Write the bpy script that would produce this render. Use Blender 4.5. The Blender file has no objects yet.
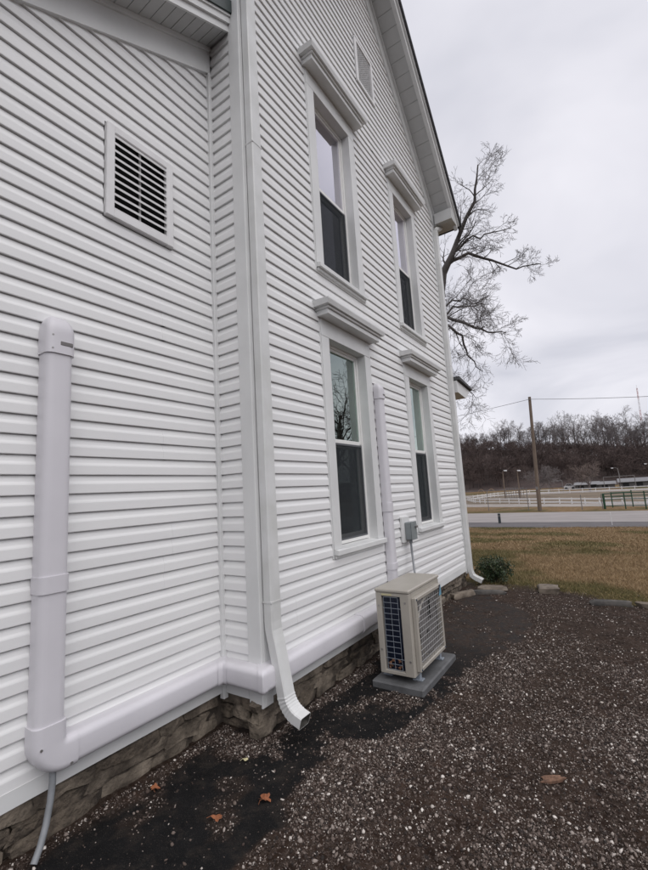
import bpy, math, random
import numpy as np
from mathutils import Vector, Matrix

# ------------------------------------------------------------------ camera, sky, sun, exposure
scene = bpy.context.scene
R = math.radians
CAM = (2.3, 0.0, 1.71)
YAW, PITCH, ROLL, FPX = R(33.618), R(7.854), R(-3.436), 426.318

cam_data = bpy.data.cameras.new('camera')
cam = bpy.data.objects.new('camera', cam_data)
scene.collection.objects.link(cam)
scene.camera = cam
fw = Vector((-math.sin(YAW) * math.cos(PITCH), math.cos(YAW) * math.cos(PITCH), math.sin(PITCH)))
rt = Vector((math.cos(YAW), math.sin(YAW), 0))
up = rt.cross(fw)
rt2 = math.cos(ROLL) * rt + math.sin(ROLL) * up
up2 = -math.sin(ROLL) * rt + math.cos(ROLL) * up
cam.matrix_world = Matrix(((rt2.x, up2.x, -fw.x, CAM[0]), (rt2.y, up2.y, -fw.y, CAM[1]),
                           (rt2.z, up2.z, -fw.z, CAM[2]), (0, 0, 0, 1)))
cam_data.sensor_fit = 'HORIZONTAL'
cam_data.sensor_width = 36.0
cam_data.lens = FPX / 648.0 * 36.0
cam_data.clip_start = 0.05
cam_data.clip_end = 3000

world = bpy.data.worlds.new('World')
scene.world = world
world.use_nodes = True
wt = world.node_tree
wt.nodes.clear()


def wn(kind, **kw):
    n = wt.nodes.new(kind)
    for k, v in kw.items():
        setattr(n, k, v)
    return n


SUN_EL, SUN_AZ = R(56), R(-24)      # azimuth measured from +x towards +y
w_out = wn('ShaderNodeOutputWorld')
w_bg = wn('ShaderNodeBackground')
w_sky = wn('ShaderNodeTexSky', sky_type='NISHITA', sun_disc=False)
w_sky.sun_elevation = SUN_EL
w_sky.sun_rotation = R(90) - SUN_AZ
w_tc = wn('ShaderNodeTexCoord')
w_sep = wn('ShaderNodeSeparateXYZ')
wt.links.new(w_tc.outputs['Generated'], w_sep.inputs[0])
w_max = wn('ShaderNodeMath', operation='MAXIMUM')
wt.links.new(w_sep.outputs['Z'], w_max.inputs[0])
w_max.inputs[1].default_value = 0.0
w_add = wn('ShaderNodeMath', operation='ADD')
wt.links.new(w_max.outputs[0], w_add.inputs[0])
w_add.inputs[1].default_value = 0.30
w_dx = wn('ShaderNodeMath', operation='DIVIDE')
w_dy = wn('ShaderNodeMath', operation='DIVIDE')
wt.links.new(w_sep.outputs['X'], w_dx.inputs[0])
wt.links.new(w_add.outputs[0], w_dx.inputs[1])
wt.links.new(w_sep.outputs['Y'], w_dy.inputs[0])
wt.links.new(w_add.outputs[0], w_dy.inputs[1])
w_comb = wn('ShaderNodeCombineXYZ')
wt.links.new(w_dx.outputs[0], w_comb.inputs[0])
wt.links.new(w_dy.outputs[0], w_comb.inputs[1])
w_noise = wn('ShaderNodeTexNoise')
w_noise.inputs['Scale'].default_value = 1.35
w_noise.inputs['Detail'].default_value = 5.0
w_noise.inputs['Roughness'].default_value = 0.48
w_noise.inputs['Distortion'].default_value = 0.5
wt.links.new(w_comb.outputs[0], w_noise.inputs['Vector'])
w_ramp = wn('ShaderNodeValToRGB')
w_ramp.color_ramp.elements[0].position = 0.36
w_ramp.color_ramp.elements[0].color = (0.55, 0.555, 0.62, 1)
w_ramp.color_ramp.elements[1].position = 0.66
w_ramp.color_ramp.elements[1].color = (0.85, 0.835, 0.885, 1)
wt.links.new(w_noise.outputs['Fac'], w_ramp.inputs[0])
w_skys = wn('ShaderNodeVectorMath', operation='SCALE')
w_skys.inputs['Scale'].default_value = 0.08
wt.links.new(w_sky.outputs[0], w_skys.inputs[0])
w_mix = wn('ShaderNodeMix', data_type='RGBA')
w_mix.inputs['Factor'].default_value = 0.93
wt.links.new(w_skys.outputs[0], w_mix.inputs['A'])
wt.links.new(w_ramp.outputs[0], w_mix.inputs['B'])
wt.links.new(w_mix.outputs['Result'], w_bg.inputs[0])
w_bg.inputs[1].default_value = 1.0
wt.links.new(w_bg.outputs[0], w_out.inputs[0])

sun_data = bpy.data.lights.new('sun', 'SUN')
sun_data.energy = 1.5
sun_data.angle = R(70)
sun_data.color = (1.0, 0.975, 0.95)
sun = bpy.data.objects.new('sun', sun_data)
scene.collection.objects.link(sun)
sdir = Vector((math.cos(SUN_EL) * math.cos(SUN_AZ), math.cos(SUN_EL) * math.sin(SUN_AZ), math.sin(SUN_EL)))
sun.rotation_euler = sdir.to_track_quat('Z', 'Y').to_euler()
sun.location = (20, -10, 25)

scene.view_settings.view_transform = 'Standard'
scene.view_settings.look = 'None'
scene.view_settings.gamma = 1.0
scene.view_settings.exposure = 0.22
scene.view_settings.use_curve_mapping = False

# ------------------------------------------------------------------ materials


def mat(name, c1, c2=None, rough=0.5, vscale=6.0, bump=0.0, bscale=60.0, metal=0.0, spec=0.5,
        vdetail=4.0, stretch=None, island=None, ramp=(0.35, 0.65), bdist=0.01, coords='Object'):
    m = bpy.data.materials.new(name)
    m.use_nodes = True
    nt = m.node_tree
    b = nt.nodes['Principled BSDF']
    b.inputs['Roughness'].default_value = rough
    b.inputs['Metallic'].default_value = metal
    b.inputs['Specular IOR Level'].default_value = spec
    tc = nt.nodes.new('ShaderNodeTexCoord')
    vec = tc.outputs[coords]
    if stretch:
        mp = nt.nodes.new('ShaderNodeMapping')
        mp.inputs['Scale'].default_value = stretch
        nt.links.new(vec, mp.inputs[0])
        vec = mp.outputs[0]
    c2 = c2 or tuple(min(1, v * 0.88) for v in c1)
    if island:
        g = nt.nodes.new('ShaderNodeNewGeometry')
        rp = nt.nodes.new('ShaderNodeValToRGB')
        els = rp.color_ramp.elements
        els[0].position, els[0].color = island[0][0], (*island[0][1], 1)
        els[1].position, els[1].color = island[-1][0], (*island[-1][1], 1)
        for p, c in island[1:-1]:
            e = els.new(p)
            e.color = (*c, 1)
        nt.links.new(g.outputs['Random Per Island'], rp.inputs[0])
        col = rp.outputs[0]
    else:
        nz = nt.nodes.new('ShaderNodeTexNoise')
        nz.inputs['Scale'].default_value = vscale
        nz.inputs['Detail'].default_value = vdetail
        nt.links.new(vec, nz.inputs['Vector'])
        rp = nt.nodes.new('ShaderNodeValToRGB')
        rp.color_ramp.elements[0].position = ramp[0]
        rp.color_ramp.elements[0].color = (*c1, 1)
        rp.color_ramp.elements[1].position = ramp[1]
        rp.color_ramp.elements[1].color = (*c2, 1)
        nt.links.new(nz.outputs['Fac'], rp.inputs[0])
        col = rp.outputs[0]
    nt.links.new(col, b.inputs['Base Color'])
    if bump > 0:
        n2 = nt.nodes.new('ShaderNodeTexNoise')
        n2.inputs['Scale'].default_value = bscale
        n2.inputs['Detail'].default_value = 5
        nt.links.new(vec, n2.inputs['Vector'])
        bp = nt.nodes.new('ShaderNodeBump')
        bp.inputs['Strength'].default_value = bump
        bp.inputs['Distance'].default_value = bdist
        nt.links.new(n2.outputs['Fac'], bp.inputs['Height'])
        nt.links.new(bp.outputs[0], b.inputs['Normal'])
    return m


def glass_mat(name, tint, fac_min=0.06, mul=1.7, refl=(1, 1, 1)):
    m = bpy.data.materials.new(name)
    m.use_nodes = True
    nt = m.node_tree
    nt.nodes.clear()
    o = nt.nodes.new('ShaderNodeOutputMaterial')
    mx = nt.nodes.new('ShaderNodeMixShader')
    tr = nt.nodes.new('ShaderNodeBsdfTransparent')
    tr.inputs[0].default_value = (*tint, 1)
    gl = nt.nodes.new('ShaderNodeBsdfGlossy')
    gl.inputs['Roughness'].default_value = 0.015
    gl.inputs['Color'].default_value = (*refl, 1)
    fr = nt.nodes.new('ShaderNodeFresnel')
    fr.inputs[0].default_value = 1.62
    tcn = nt.nodes.new('ShaderNodeTexCoord')
    nz = nt.nodes.new('ShaderNodeTexNoise')
    nz.inputs['Scale'].default_value = 2.2
    nt.links.new(tcn.outputs['Object'], nz.inputs['Vector'])
    bp = nt.nodes.new('ShaderNodeBump')
    bp.inputs['Strength'].default_value = 0.12
    bp.inputs['Distance'].default_value = 0.01
    nt.links.new(nz.outputs['Fac'], bp.inputs['Height'])
    nt.links.new(bp.outputs[0], gl.inputs['Normal'])
    ml = nt.nodes.new('ShaderNodeMath')
    ml.operation = 'MULTIPLY_ADD'
    ml.inputs[1].default_value = mul
    ml.inputs[2].default_value = fac_min
    ml.use_clamp = True
    nt.links.new(fr.outputs[0], ml.inputs[0])
    nt.links.new(ml.outputs[0], mx.inputs[0])
    nt.links.new(tr.outputs[0], mx.inputs[1])
    nt.links.new(gl.outputs[0], mx.inputs[2])
    nt.links.new(mx.outputs[0], o.inputs[0])
    return m


def screen_mat(name):
    m = bpy.data.materials.new(name)
    m.use_nodes = True
    nt = m.node_tree
    nt.nodes.clear()
    o = nt.nodes.new('ShaderNodeOutputMaterial')
    mx = nt.nodes.new('ShaderNodeMixShader')
    tr = nt.nodes.new('ShaderNodeBsdfTransparent')
    df = nt.nodes.new('ShaderNodeBsdfDiffuse')
    df.inputs[0].default_value = (0.045, 0.050, 0.055, 1)
    mx.inputs[0].default_value = 0.5
    nt.links.new(tr.outputs[0], mx.inputs[1])
    nt.links.new(df.outputs[0], mx.inputs[2])
    nt.links.new(mx.outputs[0], o.inputs[0])
    return m


MT = {}
MT['vinyl'] = mat('vinyl_siding', (0.77, 0.77, 0.765), (0.725, 0.725, 0.725), rough=0.42, vscale=1.7, vdetail=8,
                  bump=0.12, bscale=9, bdist=0.006, stretch=(1, 0.35, 2.5), ramp=(0.3, 0.75))
MT['trim'] = mat('white_trim', (0.68, 0.685, 0.68), (0.62, 0.625, 0.62), rough=0.45, vscale=3.0, vdetail=8, bump=0.05, bscale=30)
MT['cover'] = mat('line_cover_plastic', (0.64, 0.625, 0.655), (0.60, 0.585, 0.615), rough=0.38, vscale=3.5, vdetail=8, bump=0.04, bscale=25)
MT['spout'] = mat('downspout_metal', (0.66, 0.665, 0.66), (0.58, 0.585, 0.57), rough=0.33, vscale=5, vdetail=9, bump=0.04, bscale=20)
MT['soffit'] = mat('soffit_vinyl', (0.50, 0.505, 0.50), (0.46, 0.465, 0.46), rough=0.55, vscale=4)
MT['green_metal'] = mat('green_roof_metal', (0.008, 0.020, 0.019), (0.012, 0.027, 0.025), rough=0.35)
MT['shingle'] = mat('roof_shingle', (0.055, 0.055, 0.06), (0.10, 0.10, 0.105), rough=0.9, vscale=40, bump=0.3, bscale=80)
MT['sheath'] = mat('sheathing', (0.45, 0.44, 0.42), rough=0.8)
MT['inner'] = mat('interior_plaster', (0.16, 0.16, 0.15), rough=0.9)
MT['louver'] = mat('louver_plastic', (0.74, 0.735, 0.735), (0.68, 0.675, 0.675), rough=0.5, vscale=9)
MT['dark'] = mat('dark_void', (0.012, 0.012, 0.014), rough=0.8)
MT['dark_frame'] = mat('dark_screen_frame', (0.10, 0.105, 0.115), rough=0.45)
MT['vframe'] = mat('vinyl_window_frame', (0.78, 0.775, 0.755), (0.74, 0.735, 0.715), rough=0.35)
MT['blind_white'] = mat('blind_white', (0.74, 0.70, 0.80), (0.70, 0.66, 0.76), rough=0.6)
MT['blind_sage'] = mat('blind_sage', (0.30, 0.38, 0.33), (0.26, 0.34, 0.29), rough=0.6)
MT['glass'] = glass_mat('window_glass', (0.80, 0.88, 0.85), 0.10, 2.5, (0.84, 0.96, 0.90))
MT['glass_up'] = glass_mat('upper_window_glass', (0.95, 0.94, 0.98), 0.20, 3.0, (0.95, 0.93, 1.0))
MT['screen'] = screen_mat('insect_screen')
MT['beige'] = mat('beige_painted_steel', (0.385, 0.360, 0.315), (0.34, 0.315, 0.275), rough=0.38, vscale=4, vdetail=8, bump=0.03, bscale=40)
MT['ac_wire'] = mat('coated_wire', (0.27, 0.30, 0.34), rough=0.4)
MT['ac_guard'] = mat('guard_wire', (0.34, 0.335, 0.33), rough=0.45)
MT['coil'] = mat('condenser_coil', (0.006, 0.010, 0.022), (0.012, 0.018, 0.04), rough=0.35, vscale=60, stretch=(1, 1, 0.05), metal=0.4)
MT['fan'] = mat('fan_plastic', (0.17, 0.16, 0.155), (0.13, 0.122, 0.12), rough=0.5)
MT['pad'] = mat('grey_plastic_pad', (0.118, 0.12, 0.124), (0.078, 0.079, 0.081), rough=0.65, vscale=8, vdetail=8, bump=0.15, bscale=60)
MT['box_grey'] = mat('grey_electrical_box', (0.22, 0.245, 0.25), (0.19, 0.21, 0.215), rough=0.45)
MT['conduit'] = mat('grey_conduit', (0.24, 0.25, 0.265), (0.19, 0.20, 0.21), rough=0.5, vscale=12)
MT['sky_blue'] = mat('light_blue_print', (0.16, 0.36, 0.48), rough=0.4)
MT['navy'] = mat('dark_blue_print', (0.02, 0.035, 0.07), rough=0.4)
MT['screw'] = mat('screw_steel', (0.35, 0.34, 0.33), rough=0.4, metal=0.7)
MT['label_tan'] = mat('sticker_tan', (0.55, 0.50, 0.30), rough=0.5)
MT['stone'] = mat('foundation_stone', (0.062, 0.049, 0.037), (0.215, 0.178, 0.138), rough=0.95, vscale=8, vdetail=12, bump=1.0, bscale=24, bdist=0.03)
MT['stone2'] = mat('foundation_stone_dark', (0.040, 0.031, 0.024), (0.150, 0.120, 0.09), rough=0.95, vscale=10, vdetail=12, bump=1.0, bscale=28, bdist=0.03)
MT['mortar'] = mat('old_mortar', (0.035, 0.028, 0.022), (0.085, 0.068, 0.053), rough=0.95, vscale=14, bump=0.5, bscale=40)
MT['paver'] = mat('weathered_paver', (0.20, 0.165, 0.13), (0.10, 0.08, 0.062), rough=0.9, vscale=9, vdetail=9, bump=0.5, bscale=35)
MT['edging'] = mat('dark_stone_edging', (0.055, 0.052, 0.05), (0.12, 0.11, 0.10), rough=0.9, vscale=8, vdetail=9, bump=0.5, bscale=30)
MT['gravel'] = mat('crushed_gravel', (0.1, 0.1, 0.1), rough=0.85, island=[
    (0.0, (0.014, 0.009, 0.007)), (0.30, (0.040, 0.026, 0.020)), (0.58, (0.090, 0.064, 0.052)),
    (0.80, (0.175, 0.138, 0.118)), (0.93, (0.33, 0.285, 0.255)), (1.0, (0.68, 0.63, 0.58))], bump=0.3, bscale=300)
MT['bark'] = mat('grey_bark', (0.055, 0.048, 0.046), (0.095, 0.085, 0.08), rough=0.9, vscale=6, bump=0.5, bscale=18, stretch=(1, 1, 0.25))
MT['twig'] = mat('grey_twigs', (0.10, 0.09, 0.088), (0.15, 0.135, 0.133), rough=0.9)
MT['hazed_bark'] = mat('hazed_bark', (0.085, 0.073, 0.070), (0.15, 0.132, 0.128), rough=0.9, vscale=0.6)  # bark colour lightened to stand in for distance haze
MT['hazed_twig'] = mat('hazed_twigs', (0.135, 0.115, 0.112), (0.19, 0.168, 0.165), rough=0.9, vscale=0.3)  # haze put into the twig colour as a paler grey
MT['brush'] = mat('hillside_brush', (0.058, 0.040, 0.036), (0.105, 0.076, 0.068), rough=0.95, vscale=0.12)
MT['hill'] = mat('hill_leaf_litter', (0.040, 0.027, 0.024), (0.072, 0.050, 0.044), rough=1, vscale=0.15, vdetail=8, bump=0.6, bscale=2.0, bdist=0.4)
MT['pole_wood'] = mat('weathered_pole_wood', (0.115, 0.086, 0.064), (0.17, 0.13, 0.10), rough=0.9, vscale=14, stretch=(1, 1, 0.08), bump=0.4, bscale=50)
MT['wire'] = mat('black_wire', (0.06, 0.06, 0.065), rough=0.6)
MT['road'] = mat('worn_asphalt_road', (0.29, 0.265, 0.255), (0.235, 0.215, 0.205), rough=0.85, vscale=1.6, vdetail=9, bump=0.2, bscale=120, stretch=(0.3, 1, 1))
MT['shoulder'] = mat('road_shoulder', (0.125, 0.115, 0.118), (0.085, 0.078, 0.08), rough=0.9, vscale=2.5, vdetail=9, bump=0.3, bscale=100, stretch=(0.4, 1, 1))
MT['track'] = mat('pale_track', (0.31, 0.28, 0.255), (0.25, 0.22, 0.20), rough=0.95, vscale=0.5)
MT['field'] = mat('brown_field', (0.17, 0.128, 0.085), (0.12, 0.092, 0.062), rough=1, vscale=0.3, vdetail=8)
MT['white_rail'] = mat('white_fence_paint', (0.72, 0.71, 0.70), (0.66, 0.65, 0.64), rough=0.5)
MT['green_paint'] = mat('green_gate_paint', (0.010, 0.058, 0.026), (0.008, 0.045, 0.02), rough=0.45)
MT['galv'] = mat('galvanised_post', (0.20, 0.19, 0.185), (0.16, 0.15, 0.147), rough=0.55, metal=0.3)
MT['grey_roof'] = mat('grey_metal_roof', (0.19, 0.185, 0.19), (0.15, 0.147, 0.15), rough=0.5)
MT['shed_wall'] = mat('grey_shed_wall', (0.12, 0.115, 0.113), (0.09, 0.085, 0.085), rough=0.8)
MT['car_paint'] = mat('pale_car_paint', (0.50, 0.51, 0.53), rough=0.25)
MT['car_glass'] = mat('car_glass', (0.03, 0.035, 0.04), rough=0.1)
MT['tyre'] = mat('tyre', (0.02, 0.02, 0.02), rough=0.9)
MT['ochre'] = mat('ochre_paint', (0.34, 0.23, 0.14), rough=0.6)
MT['red'] = mat('mast_red', (0.40, 0.10, 0.08), rough=0.6)
MT['mast_white'] = mat('mast_white', (0.62, 0.60, 0.60), rough=0.6)
MT['lamp_head'] = mat('lamp_head', (0.72, 0.73, 0.75), rough=0.4)
MT['leaf_brown'] = mat('dry_leaf_brown', (0.23, 0.115, 0.062), (0.15, 0.07, 0.04), rough=0.8, vscale=60)
MT['leaf_orange'] = mat('dry_leaf_orange', (0.30, 0.105, 0.042), (0.20, 0.07, 0.03), rough=0.8, vscale=60)
MT['bark_chip'] = mat('bark_chip', (0.22, 0.125, 0.082), (0.11, 0.06, 0.04), rough=0.9, vscale=40, bump=0.4, bscale=90)
MT['shrub_leaf'] = mat('shrub_leaves', (0.03, 0.05, 0.02), rough=0.5, island=[
    (0.0, (0.014, 0.026, 0.010)), (0.5, (0.030, 0.052, 0.020)), (0.9, (0.055, 0.080, 0.032)), (1.0, (0.10, 0.085, 0.04))])
MT['shrub_stem'] = mat('shrub_stem', (0.07, 0.05, 0.035), rough=0.9)
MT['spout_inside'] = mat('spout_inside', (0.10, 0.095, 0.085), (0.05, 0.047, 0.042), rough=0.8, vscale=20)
MT['round_twig'] = mat('round_tree_twigs', (0.15, 0.115, 0.10), (0.20, 0.158, 0.14), rough=0.9)
MT['dark_post'] = mat('dark_marker', (0.035, 0.045, 0.05), rough=0.6)


def ground_material():
    m = bpy.data.materials.new('gravel_lot_and_lawn')
    m.use_nodes = True
    nt = m.node_tree
    N, Lk = nt.nodes.new, nt.links.new
    b = nt.nodes['Principled BSDF']
    tc = N('ShaderNodeTexCoord')

    def noise(scale, detail=8, rough=0.6):
        n = N('ShaderNodeTexNoise')
        n.inputs['Scale'].default_value = scale
        n.inputs['Detail'].default_value = detail
        n.inputs['Roughness'].default_value = rough
        Lk(tc.outputs['Object'], n.inputs['Vector'])
        return n.outputs['Fac']

    def ramp(src, stops):
        r = N('ShaderNodeValToRGB')
        e = r.color_ramp.elements
        e[0].position, e[0].color = stops[0][0], (*stops[0][1], 1)
        e[1].position, e[1].color = stops[-1][0], (*stops[-1][1], 1)
        for p, c in stops[1:-1]:
            x = e.new(p)
            x.color = (*c, 1)
        Lk(src, r.inputs[0])
        return r.outputs[0]

    def mix(f, a, c):
        x = N('ShaderNodeMix')
        x.data_type = 'RGBA'
        Lk(f, x.inputs['Factor'])
        Lk(a, x.inputs['A'])
        Lk(c, x.inputs['B'])
        return x.outputs['Result']

    def attr(n):
        a = N('ShaderNodeAttribute')
        a.attribute_name = n
        return a.outputs['Fac']
    dirt = ramp(noise(5), [(0.3, (0.013, 0.008, 0.0058)), (0.5, (0.028, 0.0172, 0.0122)), (0.72, (0.056, 0.036, 0.027))])
    fine = ramp(noise(140, 4), [(0.35, (0.018, 0.012, 0.009)), (0.58, (0.075, 0.056, 0.046)), (0.75, (0.19, 0.155, 0.138))])
    dirt = mix(ramp(noise(28, 6), [(0.42, (0, 0, 0)), (0.66, (1, 1, 1))]), dirt, fine)
    asph = ramp(noise(9), [(0.3, (0.0050, 0.0050, 0.0055)), (0.6, (0.0085, 0.0083, 0.0088)), (0.8, (0.016, 0.0152, 0.015))])
    grit = ramp(noise(190, 3, 0.7), [(0.58, (0, 0, 0)), (0.70, (1, 1, 1))])
    asph2 = mix(grit, asph, ramp(noise(30), [(0.3, (0.018, 0.017, 0.016)), (0.7, (0.10, 0.088, 0.078))]))
    dust = ramp(noise(6.5, 9, 0.72), [(0.50, (0, 0, 0)), (0.72, (0.75, 0.75, 0.75))])
    asph2 = mix(dust, asph2, ramp(noise(160, 3), [(0.35, (0.014, 0.011, 0.009)), (0.7, (0.075, 0.060, 0.05))]))
    old = mix(ramp(noise(9, 9, 0.7), [(0.36, (0, 0, 0)), (0.58, (0.95, 0.95, 0.95))]), ramp(noise(150, 4, 0.7), [(0.3, (0.014, 0.0135, 0.0135)), (0.62, (0.036, 0.034, 0.033)), (0.78, (0.11, 0.10, 0.095))]), dirt)
    asph3 = mix(attr('worn'), asph2, old)
    col = mix(attr('asphalt'), dirt, asph3)
    straw = ramp(noise(3.5), [(0.3, (0.10, 0.062, 0.03)), (0.55, (0.185, 0.122, 0.062)), (0.75, (0.27, 0.19, 0.105))])
    green = ramp(noise(9), [(0.3, (0.045, 0.042, 0.014)), (0.7, (0.09, 0.08, 0.028))])
    lawn = mix(attr('green'), straw, green)
    col = mix(attr('lawn'), col, lawn)
    Lk(col, b.inputs['Base Color'])
    rr = N('ShaderNodeMapRange')
    Lk(attr('asphalt'), rr.inputs['Value'])
    rr.inputs['To Min'].default_value = 0.95
    rr.inputs['To Max'].default_value = 0.8
    Lk(rr.outputs[0], b.inputs['Roughness'])
    b.inputs['Specular IOR Level'].default_value = 0.12
    bp = N('ShaderNodeBump')
    bp.inputs['Strength'].default_value = 0.6
    bp.inputs['Distance'].default_value = 0.012
    Lk(noise(75, 6, 0.7), bp.inputs['Height'])
    Lk(bp.outputs[0], b.inputs['Normal'])
    return m


def grass_material():
    m = bpy.data.materials.new('winter_grass')
    m.use_nodes = True
    nt = m.node_tree
    N, Lk = nt.nodes.new, nt.links.new
    b = nt.nodes['Principled BSDF']
    b.inputs['Roughness'].default_value = 0.8
    g = N('ShaderNodeNewGeometry')

    def ramp(stops):
        r = N('ShaderNodeValToRGB')
        e = r.color_ramp.elements
        e[0].position, e[0].color = stops[0][0], (*stops[0][1], 1)
        e[1].position, e[1].color = stops[-1][0], (*stops[-1][1], 1)
        for p, c in stops[1:-1]:
            x = e.new(p)
            x.color = (*c, 1)
        Lk(g.outputs['Random Per Island'], r.inputs[0])
        return r.outputs[0]
    dry = ramp([(0, (0.13, 0.080, 0.038)), (0.5, (0.26, 0.175, 0.09)), (1, (0.42, 0.31, 0.18))])
    gr = ramp([(0, (0.055, 0.052, 0.014)), (0.6, (0.12, 0.105, 0.032)), (1, (0.26, 0.19, 0.085))])
    a = N('ShaderNodeAttribute')
    a.attribute_name = 'green'
    x = N('ShaderNodeMix')
    x.data_type = 'RGBA'
    Lk(a.outputs['Fac'], x.inputs['Factor'])
    Lk(dry, x.inputs['A'])
    Lk(gr, x.inputs['B'])
    Lk(x.outputs['Result'], b.inputs['Base Color'])
    return m


# ------------------------------------------------------------------ mesh helpers
COL = scene.collection
ORIGIN = {}


class MB:
    def __init__(self):
        self.v, self.f = [], []

    def add(self, vs, fs):
        o = len(self.v)
        self.v += [tuple(p) for p in vs]
        self.f += [tuple(i + o for i in q) for q in fs]
        return self

    def box(self, x0, x1, y0, y1, z0, z1):
        vs = [(x0, y0, z0), (x1, y0, z0), (x1, y1, z0), (x0, y1, z0), (x0, y0, z1), (x1, y0, z1), (x1, y1, z1), (x0, y1, z1)]
        return self.add(vs, [(0, 3, 2, 1), (4, 5, 6, 7), (0, 1, 5, 4), (1, 2, 6, 5), (2, 3, 7, 6), (3, 0, 4, 7)])

    def cbox(self, x0, x1, y0, y1, z0, z1, c=0.004):
        """box with chamfered edges"""
        X, Y, Z = (x0, x1), (y0, y1), (z0, z1)
        sg = (1, -1)
        vs, idx = [], {}
        for i in (0, 1):
            for j in (0, 1):
                for k in (0, 1):
                    for a in range(3):
                        p = [X[i] + c * sg[i], Y[j] + c * sg[j], Z[k] + c * sg[k]]
                        p[a] = (X, Y, Z)[a][(i, j, k)[a]]
                        idx[(i, j, k, a)] = len(vs)
                        vs.append(p)
        fs = []
        for a in range(3):
            b, d = [q for q in range(3) if q != a]
            for s in (0, 1):
                q = []
                for (u, w) in ((0, 0), (1, 0), (1, 1), (0, 1)):
                    t = [0, 0, 0]
                    t[a], t[b], t[d] = s, u, w
                    q.append(idx[(*t, a)])
                fs.append(tuple(q))
        for a in range(3):
            b, d = [q for q in range(3) if q != a]
            for u in (0, 1):
                for w in (0, 1):
                    t0, t1 = [0, 0, 0], [0, 0, 0]
                    t0[b] = t1[b] = u
                    t0[d] = t1[d] = w
                    t1[a] = 1
                    fs.append((idx[(*t0, b)], idx[(*t0, d)], idx[(*t1, d)], idx[(*t1, b)]))
        for i in (0, 1):
            for j in (0, 1):
                for k in (0, 1):
                    fs.append((idx[(i, j, k, 0)], idx[(i, j, k, 1)], idx[(i, j, k, 2)]))
        return self.add(vs, fs)

    def prism(self, poly, axis, a, b):
        """polygon (2-D points) extruded along axis from a to b"""
        n = len(poly)

        def P(q, t):
            return (t, q[0], q[1]) if axis == 'x' else (q[0], t, q[1]) if axis == 'y' else (q[0], q[1], t)
        vs = [P(q, a) for q in poly] + [P(q, b) for q in poly]
        fs = [tuple(range(n))[::-1], tuple(range(n, 2 * n))] + [(i, (i + 1) % n, n + (i + 1) % n, n + i) for i in range(n)]
        return self.add(vs, fs)

    def rings(self, rings, closed=True, cap0=True, cap1=True):
        n = len(rings[0])
        vs = [p for r in rings for p in r]
        fs = []
        for i in range(len(rings) - 1):
            for j in range(n if closed else n - 1):
                k = (j + 1) % n
                fs.append((i * n + j, i * n + k, (i + 1) * n + k, (i + 1) * n + j))
        if cap0:
            fs.append(tuple(range(n))[::-1])
        if cap1:
            o = (len(rings) - 1) * n
            fs.append(tuple(o + j for j in range(n)))
        return self.add(vs, fs)

    def tube(self, pts, r, sides=10, cap=True):
        pts = [Vector(p) for p in pts]
        rr = r if isinstance(r, (list, tuple)) else [r] * len(pts)
        rings = []
        ref = None
        for i, p in enumerate(pts):
            d = (pts[min(i + 1, len(pts) - 1)] - pts[max(i - 1, 0)]).normalized()
            if ref is None:
                ref = Vector((1, 0, 0)) if abs(d.x) < 0.8 else Vector((0, 0, 1))
            u = (ref - d * ref.dot(d)).normalized()
            ref = u
            w = d.cross(u)
            rings.append([p + (u * math.cos(2 * math.pi * k / sides) + w * math.sin(2 * math.pi * k / sides)) * rr[i] for k in range(sides)])
        return self.rings(rings, cap0=cap, cap1=cap)

    def build(self, name, material, parent=None, origin=None, smooth=False, kind=None, label=None):
        o = ORIGIN.get(parent.name) if parent else origin
        o = o or (0, 0, 0)
        me = bpy.data.meshes.new(name)
        me.from_pydata([(p[0] - o[0], p[1] - o[1], p[2] - o[2]) for p in self.v], [], self.f)
        me.materials.append(MT[material] if isinstance(material, str) else material)
        if smooth:
            me.shade_smooth()
            if smooth != True:
                me.set_sharp_from_angle(angle=R(smooth))
        ob = bpy.data.objects.new(name, me)
        COL.objects.link(ob)
        if parent:
            ob.parent = parent
        else:
            ob.location = o
        ORIGIN[ob.name] = o
        if kind:
            ob['kind'] = kind
        if label:
            ob['label'] = label
        return ob


def tag(o, label, cat, group=None, kind=None):
    o['label'] = label
    o['category'] = cat
    if group:
        o['group'] = group
    if kind:
        o['kind'] = kind
    return o


def thing(name, loc, label, cat, group=None):
    o = bpy.data.objects.new(name, None)
    o.empty_display_size = 0.2
    COL.objects.link(o)
    o.location = loc
    ORIGIN[o.name] = tuple(loc)
    return tag(o, label, cat, group)


def copy_tree(o, parent=None):
    c = o.copy()
    COL.objects.link(c)
    c.parent = parent
    for ch in list(o.children):
        copy_tree(ch, c)
    return c


def np_mesh(name, verts, faces, material, origin=(0, 0, 0), smooth=False, attrs=None):
    """verts (n,3), faces (m,k) arrays"""
    verts = np.asarray(verts, dtype=np.float32) - np.asarray(origin, dtype=np.float32)
    faces = np.asarray(faces, dtype=np.int32)
    m, k = faces.shape
    me = bpy.data.meshes.new(name)
    me.vertices.add(len(verts))
    me.vertices.foreach_set('co', verts.ravel())
    me.loops.add(m * k)
    me.loops.foreach_set('vertex_index', faces.ravel())
    me.polygons.add(m)
    me.polygons.foreach_set('loop_start', np.arange(0, m * k, k, dtype=np.int32))
    me.polygons.foreach_set('loop_total', np.full(m, k, dtype=np.int32))
    for an, av in (attrs or {}).items():
        at = me.attributes.new(an, 'FLOAT', 'POINT')
        at.data.foreach_set('value', np.asarray(av, dtype=np.float32))
    me.update(calc_edges=True)
    if smooth:
        me.shade_smooth()
    me.materials.append(MT[material] if isinstance(material, str) else material)
    return me


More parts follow.
